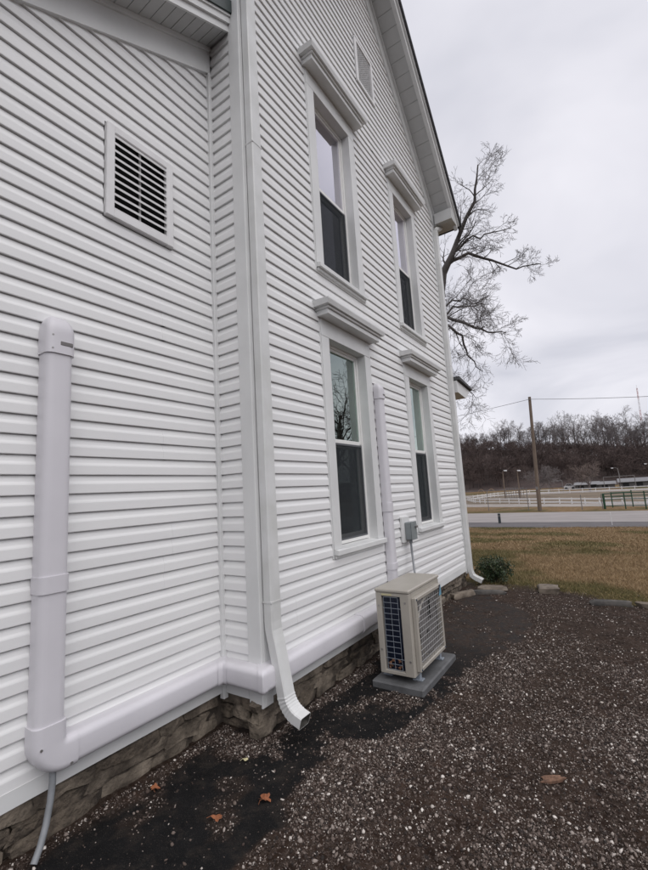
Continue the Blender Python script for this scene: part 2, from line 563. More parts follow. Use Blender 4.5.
def np_obj(name, me, parent=None, origin=(0, 0, 0)):
    ob = bpy.data.objects.new(name, me)
    COL.objects.link(ob)
    if parent:
        ob.parent = parent
    else:
        ob.location = origin
    ORIGIN[ob.name] = tuple(origin)
    return ob


def vnoise(x, y, scale, seed=0):
    x, y = np.asarray(x, float) * scale + seed * 17.31, np.asarray(y, float) * scale + seed * 9.77
    xi, yi = np.floor(x), np.floor(y)
    fx, fy = x - xi, y - yi
    fx, fy = fx * fx * (3 - 2 * fx), fy * fy * (3 - 2 * fy)

    def h(a, b):
        n = np.sin(a * 127.1 + b * 311.7 + seed * 74.7) * 43758.5453
        return n - np.floor(n)
    return (h(xi, yi) * (1 - fx) + h(xi + 1, yi) * fx) * (1 - fy) + (h(xi, yi + 1) * (1 - fx) + h(xi + 1, yi + 1) * fx) * fy


def fbm(x, y, scale, octv=4, seed=0):
    s, a, t = 0, 1.0, 0
    for i in range(octv):
        s = s + a * vnoise(x, y, scale * 2 ** i, seed + i)
        t += a
        a *= 0.5
    return s / t


def sstep(a, b, v):
    t = np.clip((np.asarray(v, float) - a) / (b - a), 0, 1)
    return t * t * (3 - 2 * t)


# ------------------------------------------------------------------ ground
LOW = -0.8
XL = -0.397        # face of the lean-to side wall
YR = 2.45          # face of the return wall between lean-to and main wall
AB_Y = [-3, 0.6, 1.0, 1.47, 1.71, 2.06, 2.29, 2.63, 2.81, 3.25, 3.6, 4.47, 5.2, 6.0, 6.6, 7.0, 7.4]
AB_X = [0.2, 0.22, 0.25, 0.42, 0.50, 0.55, 0.52, 0.47, 0.68, 0.83, 0.86, 0.95, 1.22, 1.15, 0.85, 0.5, 0.1]


def asphalt(x, y):
    xb = np.interp(y, AB_Y, AB_X) + 0.05 + 0.42 * (fbm(x, y, 3.6, 5, 3) - 0.5)
    a = sstep(0.035, -0.035, x - xb)
    a = a * (1 - sstep(0.64, 0.72, fbm(x, y, 4.5, 4, 8)) * 0.5)
    edge = np.where(y < YR, x - XL, np.where(x < 0, 0.1, x))
    a = a * sstep(0.05, 0.17, edge + 0.20 * (fbm(x, y, 6, 3, 5) - 0.5))
    cx = np.hypot(x + 0.12, (y - 2.3))
    a = a * sstep(0.10, 0.24, cx + 0.2 * (fbm(x, y, 7, 3, 2) - 0.5))
    return np.clip(a, 0, 1)


def lawn_mask(x, y):
    e = 7.72 + 1.0 * (fbm(x, y, 1.2, 4, 11) - 0.5)
    e = e - 0.30 * np.clip(x - 1.2, 0, 1.6)
    return sstep(-0.15, 0.35, y - e)


def green_mask(x, y):
    band = fbm(x + 0.5 * y, y * 0.8 - 0.2 * x, 0.5, 5, 21)
    return sstep(0.50, 0.64, band) * 0.9


def gheight(x, y):
    z = LOW * sstep(8.6, 26, y)
    near = sstep(12, 8, y) * sstep(9, 6, np.abs(x))
    a = asphalt(x, y)
    z = z + near * ((fbm(x, y, 1.1, 3, 31) - 0.5) * 0.035 + (fbm(x, y, 9, 3, 37) - 0.5) * 0.022 * (1 - 0.75 * a))
    return z - 0.004


def axis_steps(lo, hi, step, far_lo, far_hi, grow):
    a = list(np.arange(lo, hi + 1e-6, step))
    s = step
    v = hi
    up_ = []
    while v < far_hi:
        s *= grow
        v += s
        up_.append(min(v, far_hi))
    s, v, dn = step, lo, []
    while v > far_lo:
        s *= grow
        v -= s
        dn.append(max(v, far_lo))
    return np.array(dn[::-1] + a + up_)


gx = axis_steps(-0.8, 4.6, 0.03, -700, 700, 1.16)
gy = axis_steps(0.4, 8.6, 0.03, -300, 900, 1.07)
GX, GY = np.meshgrid(gx, gy)
gxf, gyf = GX.ravel(), GY.ravel()
nx, ny = len(gx), len(gy)
ii = (np.arange(ny - 1)[:, None] * nx + np.arange(nx - 1)[None, :]).ravel()
gf = np.stack([ii, ii + 1, ii + 1 + nx, ii + nx], 1)
MT['ground'] = ground_material()
g_me = np_mesh('ground', np.stack([gxf, gyf, gheight(gxf, gyf)], 1), gf, 'ground', smooth=True, attrs=dict(
    asphalt=asphalt(gxf, gyf), lawn=lawn_mask(gxf, gyf), green=green_mask(gxf, gyf),
    worn=sstep(3.9, 5.0, gyf + 0.8 * (fbm(gxf, gyf, 2, 3, 41) - 0.5))))
ground = np_obj('ground', g_me)
ground['kind'] = 'structure'


def sheet(name, material, pts, z):
    mb = MB()
    n = len(pts)
    mb.add([(p[0], p[1], z) for p in pts], [tuple(range(n))])
    o = mb.build(name, material)
    o['kind'] = 'structure'
    return o


def strip(name, material, xs, lo, hi, z):
    """long sheet with wavering edges between two lines y=lo(x), y=hi(x)"""
    mb = MB()
    vs = []
    for x in xs:
        vs += [(x, lo(x), z), (x, hi(x), z)]
    mb.add(vs, [(2 * i, 2 * i + 2, 2 * i + 3, 2 * i + 1) for i in range(len(xs) - 1)])
    o = mb.build(name, material)
    o['kind'] = 'structure'
    return o


rr_ = random.Random(5)
XS = np.concatenate([np.linspace(-400, -30, 20), np.arange(-29, 25, 0.6), np.linspace(30, 400, 20)])
wob = {round(float(x), 3): rr_.uniform(-0.16, 0.16) for x in XS}
strip('road_shoulder', 'shoulder', XS, lambda x: 26.2 - 0.07 * x * 0.9 + wob[round(float(x), 3)], lambda x: 29.6 - 0.09 * x, LOW + 0.008)
strip('road', 'road', XS, lambda x: 29.2 - 0.09 * x + wob[round(float(x), 3)] * 0.3, lambda x: 38.2 - 0.10 * x, LOW + 0.016)
strip('race_track', 'track', XS, lambda x: 45.2 - 0.45 * x * (1 if abs(x) < 30 else 30 / abs(x)) + wob[round(float(x), 3)],
      lambda x: 50.5 - 0.55 * x * (1 if abs(x) < 30 else 30 / abs(x)), LOW + 0.008)
strip('field', 'field', XS, lambda x: 51.5 - 0.55 * x * (1 if abs(x) < 30 else 30 / abs(x)) + wob[round(float(x), 3)],
      lambda x: 88 - 0.2 * x, LOW + 0.012)
strip('infield_path', 'track', XS, lambda x: 88.6 - 0.2 * x, lambda x: 100 - 0.2 * x, LOW + 0.014)

# hill with the far wood on it
RX = [-300, -60, -44, -30, -13, 6, 15, 60, 300]
RZ = [24, 20.5, 18.5, 16.5, 13.4, 9.9, 8.2, 7, 9]


def hill_z(x, y):
    r = np.interp(x, RX, RZ)
    f = sstep(150, 232, y)
    z = LOW - 0.3 + (r + 1.1) * f + (fbm(x, y, 0.05, 4, 51) - 0.5) * 3.0 * f
    return z - sstep(245, 420, y) * 14


hx, hy = np.linspace(-300, 300, 150), np.linspace(146, 440, 90)
HX, HY = np.meshgrid(hx, hy)
hxf, hyf = HX.ravel(), HY.ravel()
hi_ = (np.arange(89)[:, None] * 150 + np.arange(149)[None, :]).ravel()
hill = np_obj('hill', np_mesh('hill', np.stack([hxf, hyf, hill_z(hxf, hyf)], 1), np.stack([hi_, hi_ + 1, hi_ + 151, hi_ + 150], 1), 'hill', smooth=True))
hill['kind'] = 'structure'

# ------------------------------------------------------------------ the house
Y0, Y1 = 2.45, 7.77             # main gable wall
YC = 0.5 * (Y0 + Y1)
SL = 1.10                       # main roof pitch (rise over run)
EAVE_Z = 6.80                   # bottom of rake frieze at the wall ends
house = thing('house', (0, 5, 0), 'two-storey white vinyl-sided gable house with lean-to and stone foundation', 'house')

WIN = [(3.653, 4.435, 4.13, 6.294, 'up'), (5.785, 6.533, 4.13, 6.294, 'up'),
       (3.653, 4.435, 1.174, 3.328, 'low'), (5.785, 6.533, 1.174, 3.328, 'low')]
CW = 0.138                      # casing width
HEAD = 0.185                    # head board height

XB = -0.026                     # back of siding on the main wall
wall = MB()
yb = [Y0 + 0.037, 3.653 - 0.021, 4.435 + 0.021, 5.785 - 0.021, 6.533 + 0.021, Y1]
zb_ = [0.25, 1.174 - 0.04, 3.328 + 0.021, 4.13 - 0.04, 6.294 + 0.021, 6.80]
for i in range(5):
    for j in range(5):
        if i in (1, 3) and j in (1, 3):
            continue
        wall.box(-0.17, XB - 0.014, yb[i], yb[i + 1], zb_[j], zb_[j + 1])
GP = EAVE_Z + (Y1 - YC) * SL
wall.prism([(Y0, 6.80), (Y1, 6.80), (YC, GP)], 'x', -0.17, XB - 0.014)
wall.box(-7.0, -0.17, Y1 - 0.16, Y1 - 0.01, 0.25, 6.8)
wall.box(-7.0, -0.172, Y0 + 0.038, Y0 + 0.16, 0.25, 6.8)
wall.box(-7.15, -7.0, Y0 + 0.01, Y1 - 0.01, 0.25, 6.8)
wall.prism([(Y0, 6.80), (Y1, 6.80), (YC, GP)], 'x', -7.15, -7.0)
main_wall = wall.build('main_wall', 'sheath', house)
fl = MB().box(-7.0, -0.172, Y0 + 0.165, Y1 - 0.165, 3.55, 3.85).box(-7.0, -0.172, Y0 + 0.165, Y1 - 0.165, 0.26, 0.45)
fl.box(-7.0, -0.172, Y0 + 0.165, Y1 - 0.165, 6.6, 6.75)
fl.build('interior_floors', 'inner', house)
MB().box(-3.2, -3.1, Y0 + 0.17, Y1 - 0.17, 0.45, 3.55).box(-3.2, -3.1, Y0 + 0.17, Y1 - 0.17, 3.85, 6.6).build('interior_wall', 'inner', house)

lw = MB()
LY0 = -1.6
lw.prism([(LY0, 0.25), (YR - 0.02, 0.25), (YR - 0.02, 6.0), (LY0, 6.0 - 0.55 * (YR - 0.02 - LY0))], 'x', -5.0, XL - 0.035)
lean_wall = lw.build('lean_to_wall', 'sheath', house)
rw = MB().box(XL - 0.03, -0.034, YR + 0.0362, YR + 0.0368, 0.25, 6.8)
return_wall = rw.build('return_wall', 'sheath', house)

# --- siding: each dutch-lap course is a board of its own
PROF = [(0.0, -0.012), (0.0, 0.0205), (0.004, 0.0218), (0.055, 0.0205), (0.063, 0.0182), (0.075, 0.0125), (0.096, 0.0070), (0.1068, 0.0055), (0.1069, -0.004), (0.1165, -0.004)]


def course(mb, T, z0, ya, yb2, za=None, zb2=None, off=0.0):
    """one course from u=ya(z) to u=yb2(z), clipped to za..zb2; T(u, out, z) maps to world"""
    za = z0 if za is None else max(za, z0)
    zb2 = z0 + PROF[-1][0] if zb2 is None else min(zb2, z0 + PROF[-1][0])
    if zb2 - za < 0.006:
        return
    pr = []
    for k, (dz, ou) in enumerate(PROF):
        z = z0 + dz
        if za - 1e-6 <= z <= zb2 + 1e-6:
            pr.append((z, ou + off))
        if k + 1 < len(PROF):
            z2 = z0 + PROF[k + 1][0]
            for c in (za, zb2):
                if z < c - 1e-6 and z2 > c + 1e-6:
                    t = (c - z) / (z2 - z)
                    pr.append((c, ou + (PROF[k + 1][1] - ou) * t + off))
    pr.sort(key=lambda q: q[0]) if za > z0 + 1e-6 else None
    A = ya if callable(ya) else (lambda z: ya)
    B = yb2 if callable(yb2) else (lambda z: yb2)
    a = [T(A(z), o, z) for z, o in pr]
    b = [T(B(z), o, z) for z, o in pr]
    n = len(pr)
    back = [T(A(pr[-1][0]), -0.0125, pr[-1][0]), T(A(pr[0][0]), -0.0125, pr[0][0])]
    backb = [T(B(pr[-1][0]), -0.0125, pr[-1][0]), T(B(pr[0][0]), -0.0125, pr[0][0])]
    fs = [(i, i + 1, n + i + 1, n + i) for i in range(n - 1)]
    fs.append(tuple(range(n)) + (2 * n, 2 * n + 1))
    fs.append(tuple(range(2 * n - 1, n - 1, -1)) + (2 * n + 3, 2 * n + 2))
    mb.add(a + b + back + backb, fs)


def flush(mb, parent):
    if mb.v:
        mb.build('siding_board', 'vinyl', parent)
    return MB()


PR, PL = 0.1121, 0.1137
rs = random.Random(3)


def TR(u, o, z):
    return (XB + o, u, z)


zones = []
for (a, b, z0, z1, k) in WIN:
    zones.append((a - CW - 0.015, b + CW + 0.015, z0 - 0.085, z1 + HEAD + 0.03))
    zones.append((a - CW - 0.015, b + CW + 0.015, z1 + HEAD + 0.03, z1 + HEAD + 0.13))
zones.append((4.83, 5.40, 7.47, 8.23))
YS0, YS1 = Y0 + 0.10, Y1 - 0.10
n0 = int((2.575 - 0.25) / PR) + 1
k = 0
z = 2.575 - n0 * PR
seam_R = [3.1, 5.1, 2.95, 5.0, 5.2, 5.05]
while z < GP - 0.15:
    top = z + PROF[-1][0]
    mb = MB()
    if z + 0.05 > EAVE_Z - 0.05:
        lo = lambda zz: max(YS0, Y0 + (zz - EAVE_Z - 0.06) / SL + 0.005)
        hi = lambda zz: min(YS1, Y1 - (zz - EAVE_Z - 0.06) / SL - 0.005)
    else:
        lo, hi = YS0, YS1
    act = sorted([q for q in zones if q[2] < top - 0.004 and q[3] > z + 0.004])
    merged = []
    for q in act:
        if merged and abs(merged[-1][0][0] - q[0]) < 1e-6:
            merged[-1].append(q)
        else:
            merged.append([q])
    cur = lo
    off = 0.0
    for qs in merged:
        q0, q1 = qs[0][0], qs[0][1]
        course(mb, TR, z, cur, q0, z if z > 0.24 else 0.244)
        mb = flush(mb, main_wall)
        zl, zh = min(q[2] for q in qs), max(q[3] for q in qs)
        if zl > z + 0.006:
            course(mb, TR, z, q0, q1, z, zl)
            mb = flush(mb, main_wall)
        if zh < top - 0.006:
            course(mb, TR, z, q0, q1, zh, top)
            mb = flush(mb, main_wall)
        cur = q1
    if not merged and z > 0.3:
        s = seam_R[(k // 2) % len(seam_R)] + 0.02 * math.sin(k)
        if callable(lo):
            course(mb, TR, z, lo, hi)
        else:
            course(mb, TR, z, lo, s)
            mb = flush(mb, main_wall)
            course(mb, TR, z, s - 0.03, hi, off=0.0012)
    else:
        course(mb, TR, z, cur, hi, z if z > 0.24 else 0.244)
    if mb.v:
        mb.build('siding_board', 'vinyl', main_wall)
    z += PR
    k += 1


def TL(u, o, z):
    return (XL - 0.021 + o, u, z)


def fz(y):          # bottom of the raking frieze of the lean-to
    return 4.882 + 0.53 * (y - 0.918)


n0 = int((2.711 - 0.25) / PL) + 1
z = 2.711 - n0 * PL
k = 0
while z < fz(YR) + 0.02:
    mb = MB()
    lo = lambda zz: max(LY0 + 0.08, 0.918 + (zz - 4.882 - 0.05) / 0.53)
    zlo = max(z, 0.244)
    hit = z < 4.46 and z + PL > 3.71
    if hit:
        a_, b_, c_, d_ = 1.462, 2.025, 3.716, 4.452
        course(mb, TL, z, lo, a_, zlo)
        mb = flush(mb, lean_wall)
        if c_ > z + 0.006:
            course(mb, TL, z, a_, b_, z, c_)
            mb = flush(mb, lean_wall)
        if d_ < z + PROF[-1][0] - 0.006:
            course(mb, TL, z, a_, b_, d_, z + PROF[-1][0])
            mb = flush(mb, lean_wall)
        course(mb, TL, z, b_, YR - 0.022, zlo)
    elif z < 4.0:
        s = {0: 1.95, 1: 0.3, 2: -0.4, 3: 0.62}[(k // 2) % 4] if (k // 2) != 5 else 2.02
        course(mb, TL, z, lo, s, zlo)
        mb = flush(mb, lean_wall)
        course(mb, TL, z, s - 0.025, YR - 0.022, zlo, off=0.0012)
    else:
        course(mb, TL, z, lo, YR - 0.022, zlo)
    if mb.v:
        mb.build('siding_board', 'vinyl', lean_wall)
    z += PL
    k += 1


def TT(u, o, z):
    return (u, YR + 0.0235 - o, z)


z = 2.711 - n0 * PL
while z < 6.8:
    mb = MB()
    course(mb, TT, z, XL + 0.022, -0.11, max(z, 0.244))
    if mb.v:
        mb.build('siding_board', 'vinyl', return_wall)
    z += PL

# --- corner trim and bottom trim
ct = MB()
ct.cbox(XL - 0.02, XL + 0.026, YR - 0.026, YR + 0.02, 0.20, fz(YR - 0.02) + 0.02, 0.004)
ct.build('inside_corner_trim', 'trim', house)
cb = MB()
cb.cbox(-0.125, 0.006, YR - 0.004, YR + 0.028, 0.20, 6.78, 0.003)
cb.cbox(-0.03, 0.006, YR + 0.0285, YR + 0.115, 0.20, 6.78, 0.003)
cb.build('corner_board', 'trim', house)
fb = MB()
fb.cbox(-0.03, 0.006, Y1 - 0.115, Y1 - 0.0005, 0.20, 6.76, 0.003)
fb.cbox(-0.13, 0.006, Y1, Y1 + 0.03, 0.20, 6.76, 0.003)
fb.build('corner_board', 'trim', house)
st = MB()
st.box(XB + 0.004, -0.0025, YR + 0.118, Y1 - 0.118, 0.244, 0.335)
st.build('starter_trim', 'trim', house)
st = MB()
st.box(XL - 0.012, XL + 0.0035, LY0 + 0.1, YR - 0.028, 0.244, 0.33)
st.build('starter_trim', 'trim', house)
st = MB()
st.box(XL + 0.028, -0.128, YR - 0.002, YR + 0.015, 0.244, 0.33)
st.build('starter_trim', 'trim', house)


# --- windows
def window(a, b, z0, z1, style):
    yc = 0.5 * (a + b)
    F = 0.008
    ca, cb2 = a - CW, b + CW
    w = MB()
    zh = z1 + HEAD
    w.cbox(-0.02, F, ca, a - 0.0025, z0 - 0.002, z1, 0.003)
    w.cbox(-0.02, F, b + 0.0025, cb2, z0 - 0.002, z1, 0.003)
    w.cbox(-0.02, F, ca, cb2, z1 + 0.0015, zh, 0.003)
    # thin channel round the casing
    w.box(-0.02, 0.0, ca - 0.016, ca - 0.002, z0 - 0.085, zh)
    w.box(-0.02, 0.0, cb2 + 0.002, cb2 + 0.016, z0 - 0.085, zh)
    # reveal boards
    w.box(-0.17, F - 0.0012, a - 0.018, a, z0, z1)
    w.box(-0.17, F - 0.0012, b, b + 0.018, z0, z1)
    w.box(-0.17, F - 0.006, a - 0.018, b + 0.018, z1 + 0.0008, z1 + 0.019)
    win = w.build('window', 'trim', house)
    s = MB()
    s.prism([(-0.17, z0 - 0.03), (0.035, z0 - 0.055), (0.05, z0 - 0.055), (0.05, z0 - 0.012), (0.045, z0 - 0.007), (-0.17, z0 + 0.012)], 'y', ca + 0.002, cb2 - 0.002)
    s.box(-0.02, 0.018, ca + 0.01, cb2 - 0.01, z0 - 0.085, z0 - 0.056)
    s.build('sill', 'trim', win)
    h = MB()
    hw = 0.5 * (b - a) + CW
    h.cbox(-0.018, 0.128, yc - hw - 0.045, yc + hw + 0.045, zh + 0.001, zh + 0.055, 0.004)
    h.cbox(-0.018, 0.148, yc - hw - 0.06, yc + hw + 0.06, zh + 0.0555, zh + 0.082, 0.004)
    W2 = yc + hw + 0.10
    h.add([(-0.016, yc - hw - 0.10, zh + 0.0825), (0.172, yc - hw - 0.10, zh + 0.0825), (0.186, yc - hw - 0.112, zh + 0.125), (0.186, yc - hw - 0.112, zh + 0.138), (-0.016, yc - hw - 0.112, zh + 0.150),
           (-0.016, W2, zh + 0.0825), (0.172, W2, zh + 0.0825), (0.186, W2 + 0.012, zh + 0.125), (0.186, W2 + 0.012, zh + 0.138), (-0.016, W2 + 0.012, zh + 0.150)],
          [(0, 1, 2, 3, 4), (9, 8, 7, 6, 5), (0, 5, 6, 1), (1, 6, 7, 2), (2, 7, 8, 3), (3, 8, 9, 4)])
    h.build('hood', 'trim', win)
    zm = 0.5 * (z0 + z1) + 0.005
    fr = MB()
    t = 0.03
    for (q0, q1, r0, r1) in ((a, a + t, z0, z1), (b - t, b, z0, z1), (a + t, b - t, z1 - t, z1), (a + t, b - t, z0 + 0.012, z0 + 0.045)):
        fr.cbox(-0.155, -0.098, q0, q1, r0, r1, 0.003)
    for (q0, q1, r0, r1) in ((a + t, a + t + 0.028, zm, z1 - t), (b - t - 0.028, b - t, zm, z1 - t), (a + t + 0.028, b - t - 0.028, z1 - t - 0.03, z1 - t),
                             (a + t + 0.028, b - t - 0.028, zm - 0.012, zm + 0.03)):
        fr.cbox(-0.138, -0.112, q0, q1, r0, r1, 0.003)
    fr.build('sash_frame', 'vframe', win)
    g = 'glass_up' if style == 'up' else 'glass'
    MB().box(-0.127, -0.123, a + t + 0.026, b - t - 0.026, zm + 0.028, z1 - t - 0.028).build('pane', g, win)
    lf = MB()
    for (q0, q1, r0, r1) in ((a + t, a + t + 0.05, z0 + 0.045, zm - 0.013), (b - t - 0.05, b - t, z0 + 0.045, zm - 0.013),
                             (a + t + 0.05, b - t - 0.05, z0 + 0.045, z0 + 0.10), (a + t + 0.05, b - t - 0.05, zm - 0.05, zm - 0.013)):
        lf.cbox(-0.168, -0.142, q0, q1, r0, r1, 0.003)
    lf.build('lower_sash', 'vframe', win)
    MB().box(-0.157, -0.153, a + t + 0.048, b - t - 0.048, z0 + 0.098, zm - 0.048).build('pane', g, win)
    sf = MB()
    for (q0, q1, r0, r1) in ((a + t, a + t + 0.018, z0 + 0.046, zm - 0.014), (b - t - 0.018, b - t, z0 + 0.046, zm - 0.014),
                             (a + t + 0.018, b - t - 0.018, z0 + 0.046, z0 + 0.064), (a + t + 0.018, b - t - 0.018, zm - 0.032, zm - 0.014)):
        sf.box(-0.118, -0.108, q0, q1, r0, r1)
    scr = sf.build('screen_frame', 'dark_frame', win)
    MB().box(-0.1135, -0.1125, a + t + 0.017, b - t - 0.017, z0 + 0.063, zm - 0.031).build('insect_screen', 'screen', scr)
    bl = MB()
    zt, zbm = z1 - 0.06, z0 + 0.06
    bl.box(-0.205, -0.172, a + 0.02, b - 0.02, zt, zt + 0.04)
    zz = zt - 0.012
    while zz > zbm:
        dx, dz = (0.0075, 0.0115) if style == 'up' else (0.009, 0.010)
        bl.add([(-0.186 + dx, a + 0.025, zz - dz), (-0.186 + dx, b - 0.05, zz - dz), (-0.186 - dx, b - 0.05, zz + dz), (-0.186 - dx, a + 0.025, zz + dz),
                (-0.1845, a + 0.025, zz + 0.002), (-0.1845, b - 0.05, zz + 0.002)], [(0, 1, 5, 4), (4, 5, 2, 3)])
        zz -= 0.021
    bl.build('blind', 'blind_white' if style == 'up' else 'blind_sage', win)


for w_ in WIN:
    window(*w_)

# --- gable louver (round-hole mesh pattern) and lean-to louver
gl = MB()
ga, gb, gz0, gz1 = 4.84, 5.39, 7.48, 8.22
for (a, b, c, d) in ((ga, ga + 0.055, gz0, gz1), (gb - 0.055, gb, gz0, gz1), (ga + 0.055, gb - 0.055, gz0, gz0 + 0.055), (ga + 0.055, gb - 0.055, gz1 - 0.055, gz1)):
    gl.cbox(-0.02, 0.014, a, b, c, d, 0.004)
gv = gl.build('gable_vent', 'louver', house)
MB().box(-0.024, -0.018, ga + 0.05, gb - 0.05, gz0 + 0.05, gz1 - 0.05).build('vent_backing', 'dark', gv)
sl = MB()
zz = gz0 + 0.07
while zz < gz1 - 0.06:
    sl.box(-0.002, 0.001, ga + 0.05, gb - 0.05, zz, zz + 0.008)
    zz += 0.034
sl.build('vent_slat', 'louver', gv, kind='stuff')
yy = ga + 0.08
vm = MB()
while yy < gb - 0.06:
    vm.box(0.0015, 0.003, yy, yy + 0.007, gz0 + 0.05, gz1 - 0.05)
    yy += 0.036
vm.build('vent_grid', 'louver', gv, kind='stuff')

la, lb, lz0, lz1 = 1.468, 2.018, 3.722, 4.446
LX = XL
lv = MB()
for (a, b, c, d) in ((la, la + 0.06, lz0, lz1), (lb - 0.06, lb, lz0, lz1), (la + 0.06, lb - 0.06, lz0, lz0 + 0.06), (la + 0.06, lb - 0.06, lz1 - 0.06, lz1)):
    lv.cbox(LX - 0.018, LX + 0.028, a, b, c, d, 0.005)
lvo = lv.build('louver_vent', 'louver', house)
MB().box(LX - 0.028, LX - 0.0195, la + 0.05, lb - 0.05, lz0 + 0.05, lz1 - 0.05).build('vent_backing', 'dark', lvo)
nsl = 11
for i in range(nsl):
    zc = lz0 + 0.075 + (lz1 - lz0 - 0.14) * i / (nsl - 1) * 0.985
    s = MB()
    s.prism([(LX + 0.022, zc - 0.016), (LX + 0.024, zc + 0.001), (LX - 0.012, zc + 0.028), (LX - 0.014, zc + 0.024), (LX + 0.0195, zc - 0.002)], 'y', la + 0.058, lb - 0.058)
    s.build('slat', 'louver', lvo)
MB().cbox(LX - 0.017, LX - 0.002, 0.5 * (la + lb) - 0.007, 0.5 * (la + lb) + 0.007, lz0 + 0.058, lz1 - 0.058, 0.002).build('mullion', 'louver', lvo)

# --- lean-to rake: frieze, soffit, fascia, green roof edge
yA, yB = LY0 - 0.3, YR - 0.001
SS = 0.55


def rake(mb, x0, x1, d0, d1, ya=yA, yb2=None):
    yb2 = yB if yb2 is None else yb2

    def q(y, d):
        return 5.705 + SS * (y - 2.45) + d
    mb.prism([(ya, q(ya, d0)), (yb2, q(yb2, d0)), (yb2, q(yb2, d1)), (ya, q(ya, d1))], 'x', x0, x1)


OV = -0.115
fr = MB()
rake(fr, XL - 0.018, XL + 0.022, 0.0, 0.272)
rake(fr, XL + 0.0225, XL + 0.040, 0.225, 0.272)
fr.build('frieze_board', 'trim', house)
ypan = yA
while ypan < yB - 0.02:
    e = min(ypan + 0.098, yB)
    s = MB()
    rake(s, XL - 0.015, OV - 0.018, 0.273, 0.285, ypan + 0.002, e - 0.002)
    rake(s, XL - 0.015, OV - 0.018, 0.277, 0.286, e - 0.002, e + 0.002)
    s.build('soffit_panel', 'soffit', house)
    ypan += 0.1
fa = MB()
rake(fa, OV - 0.018, OV, 0.262, 0.335)
rake(fa, OV - 0.03, OV + 0.022, 0.3355, 0.40)
rake(fa, OV - 0.03, OV + 0.036, 0.4005, 0.425)
fa.build('fascia', 'trim', house)
gr = MB()
rake(gr, -5.2, OV + 0.052, 0.4255, 0.56)
gr.build('lean_to_roof', 'green_metal', house)

# --- main roof: rake frieze, soffit panels, fascia, roof slabs, eave return
OX = 0.315                      # outer edge of the rake soffit


def mrake(mb, x0, x1, d0, d1, s0, s1, side=1):
    """piece following the rake; s = horizontal distance from the ridge"""
    def P(s, d):
        return (YC + side * s, GP + 0.0 - SL * s + d)
    mb.prism([P(s0, d0), P(s1, d0), P(s1, d1), P(s0, d1)], 'x', x0, x1)


HALF = (Y1 - YC)
for side in (1, -1):
    f = MB()
    mrake(f, -0.021, 0.016, -0.07, 0.238, 0, HALF, side)
    mrake(f, 0.0165, 0.045, 0.165, 0.238, 0, HALF, side)
    f.build('rake_frieze', 'trim', house)
    s = 0.0
    while s < HALF + 0.18:
        m = MB()
        e = min(s + 0.142, HALF + 0.20)
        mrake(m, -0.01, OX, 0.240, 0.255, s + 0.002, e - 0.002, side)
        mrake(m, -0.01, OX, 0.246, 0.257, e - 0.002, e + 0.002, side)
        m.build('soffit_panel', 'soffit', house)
        s += 0.144
    f = MB()
    mrake(f, OX + 0.001, OX + 0.062, 0.215, 0.345, -0.0, HALF + 0.30, side)
    mrake(f, OX + 0.001, OX + 0.092, 0.3455, 0.41, -0.0, HALF + 0.335, side)
    f.build('rake_fascia', 'trim', house)
    f = MB()
    mrake(f, -7.4, OX + 0.128, 0.4105, 0.47, -0.0, HALF + 0.40, side)
    mrake(f, -7.4, OX - 0.002, 0.26, 0.41, -0.0, HALF + 0.20, side)
    f.build('roof', 'shingle', house)
    # boxed eave return
    e = MB()
    ya, yb2 = (Y1 - 0.10, Y1 + 0.33) if side > 0 else (Y0 - 0.33, Y0 + 0.10)
    zt_in, zt_out = GP - SL * HALF + 0.19, GP - SL * (HALF + 0.33) + 0.30
    if side > 0:
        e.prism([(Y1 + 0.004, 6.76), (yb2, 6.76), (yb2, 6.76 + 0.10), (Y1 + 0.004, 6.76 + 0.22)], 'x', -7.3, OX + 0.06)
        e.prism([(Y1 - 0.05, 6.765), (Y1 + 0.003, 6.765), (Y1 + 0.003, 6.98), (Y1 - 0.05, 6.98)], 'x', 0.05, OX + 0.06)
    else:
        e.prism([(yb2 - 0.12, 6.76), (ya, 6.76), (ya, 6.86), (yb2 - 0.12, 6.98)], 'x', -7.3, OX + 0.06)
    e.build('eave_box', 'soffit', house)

# --- porch roof end peeping past the far corner
pr = MB()
pr.prism([(7.80, 3.42), (8.30, 3.38), (8.60, 3.54), (8.60, 3.575), (7.80, 3.64)], 'x', -6.5, 0.13)
pr.build('porch_eave', 'trim', house)
pr = MB()
pr.prism([(7.80, 3.655), (8.66, 3.585), (8.66, 3.625), (7.80, 3.72)], 'x', -6.6, 0.18)
pr.build('porch_roof', 'shingle', house)


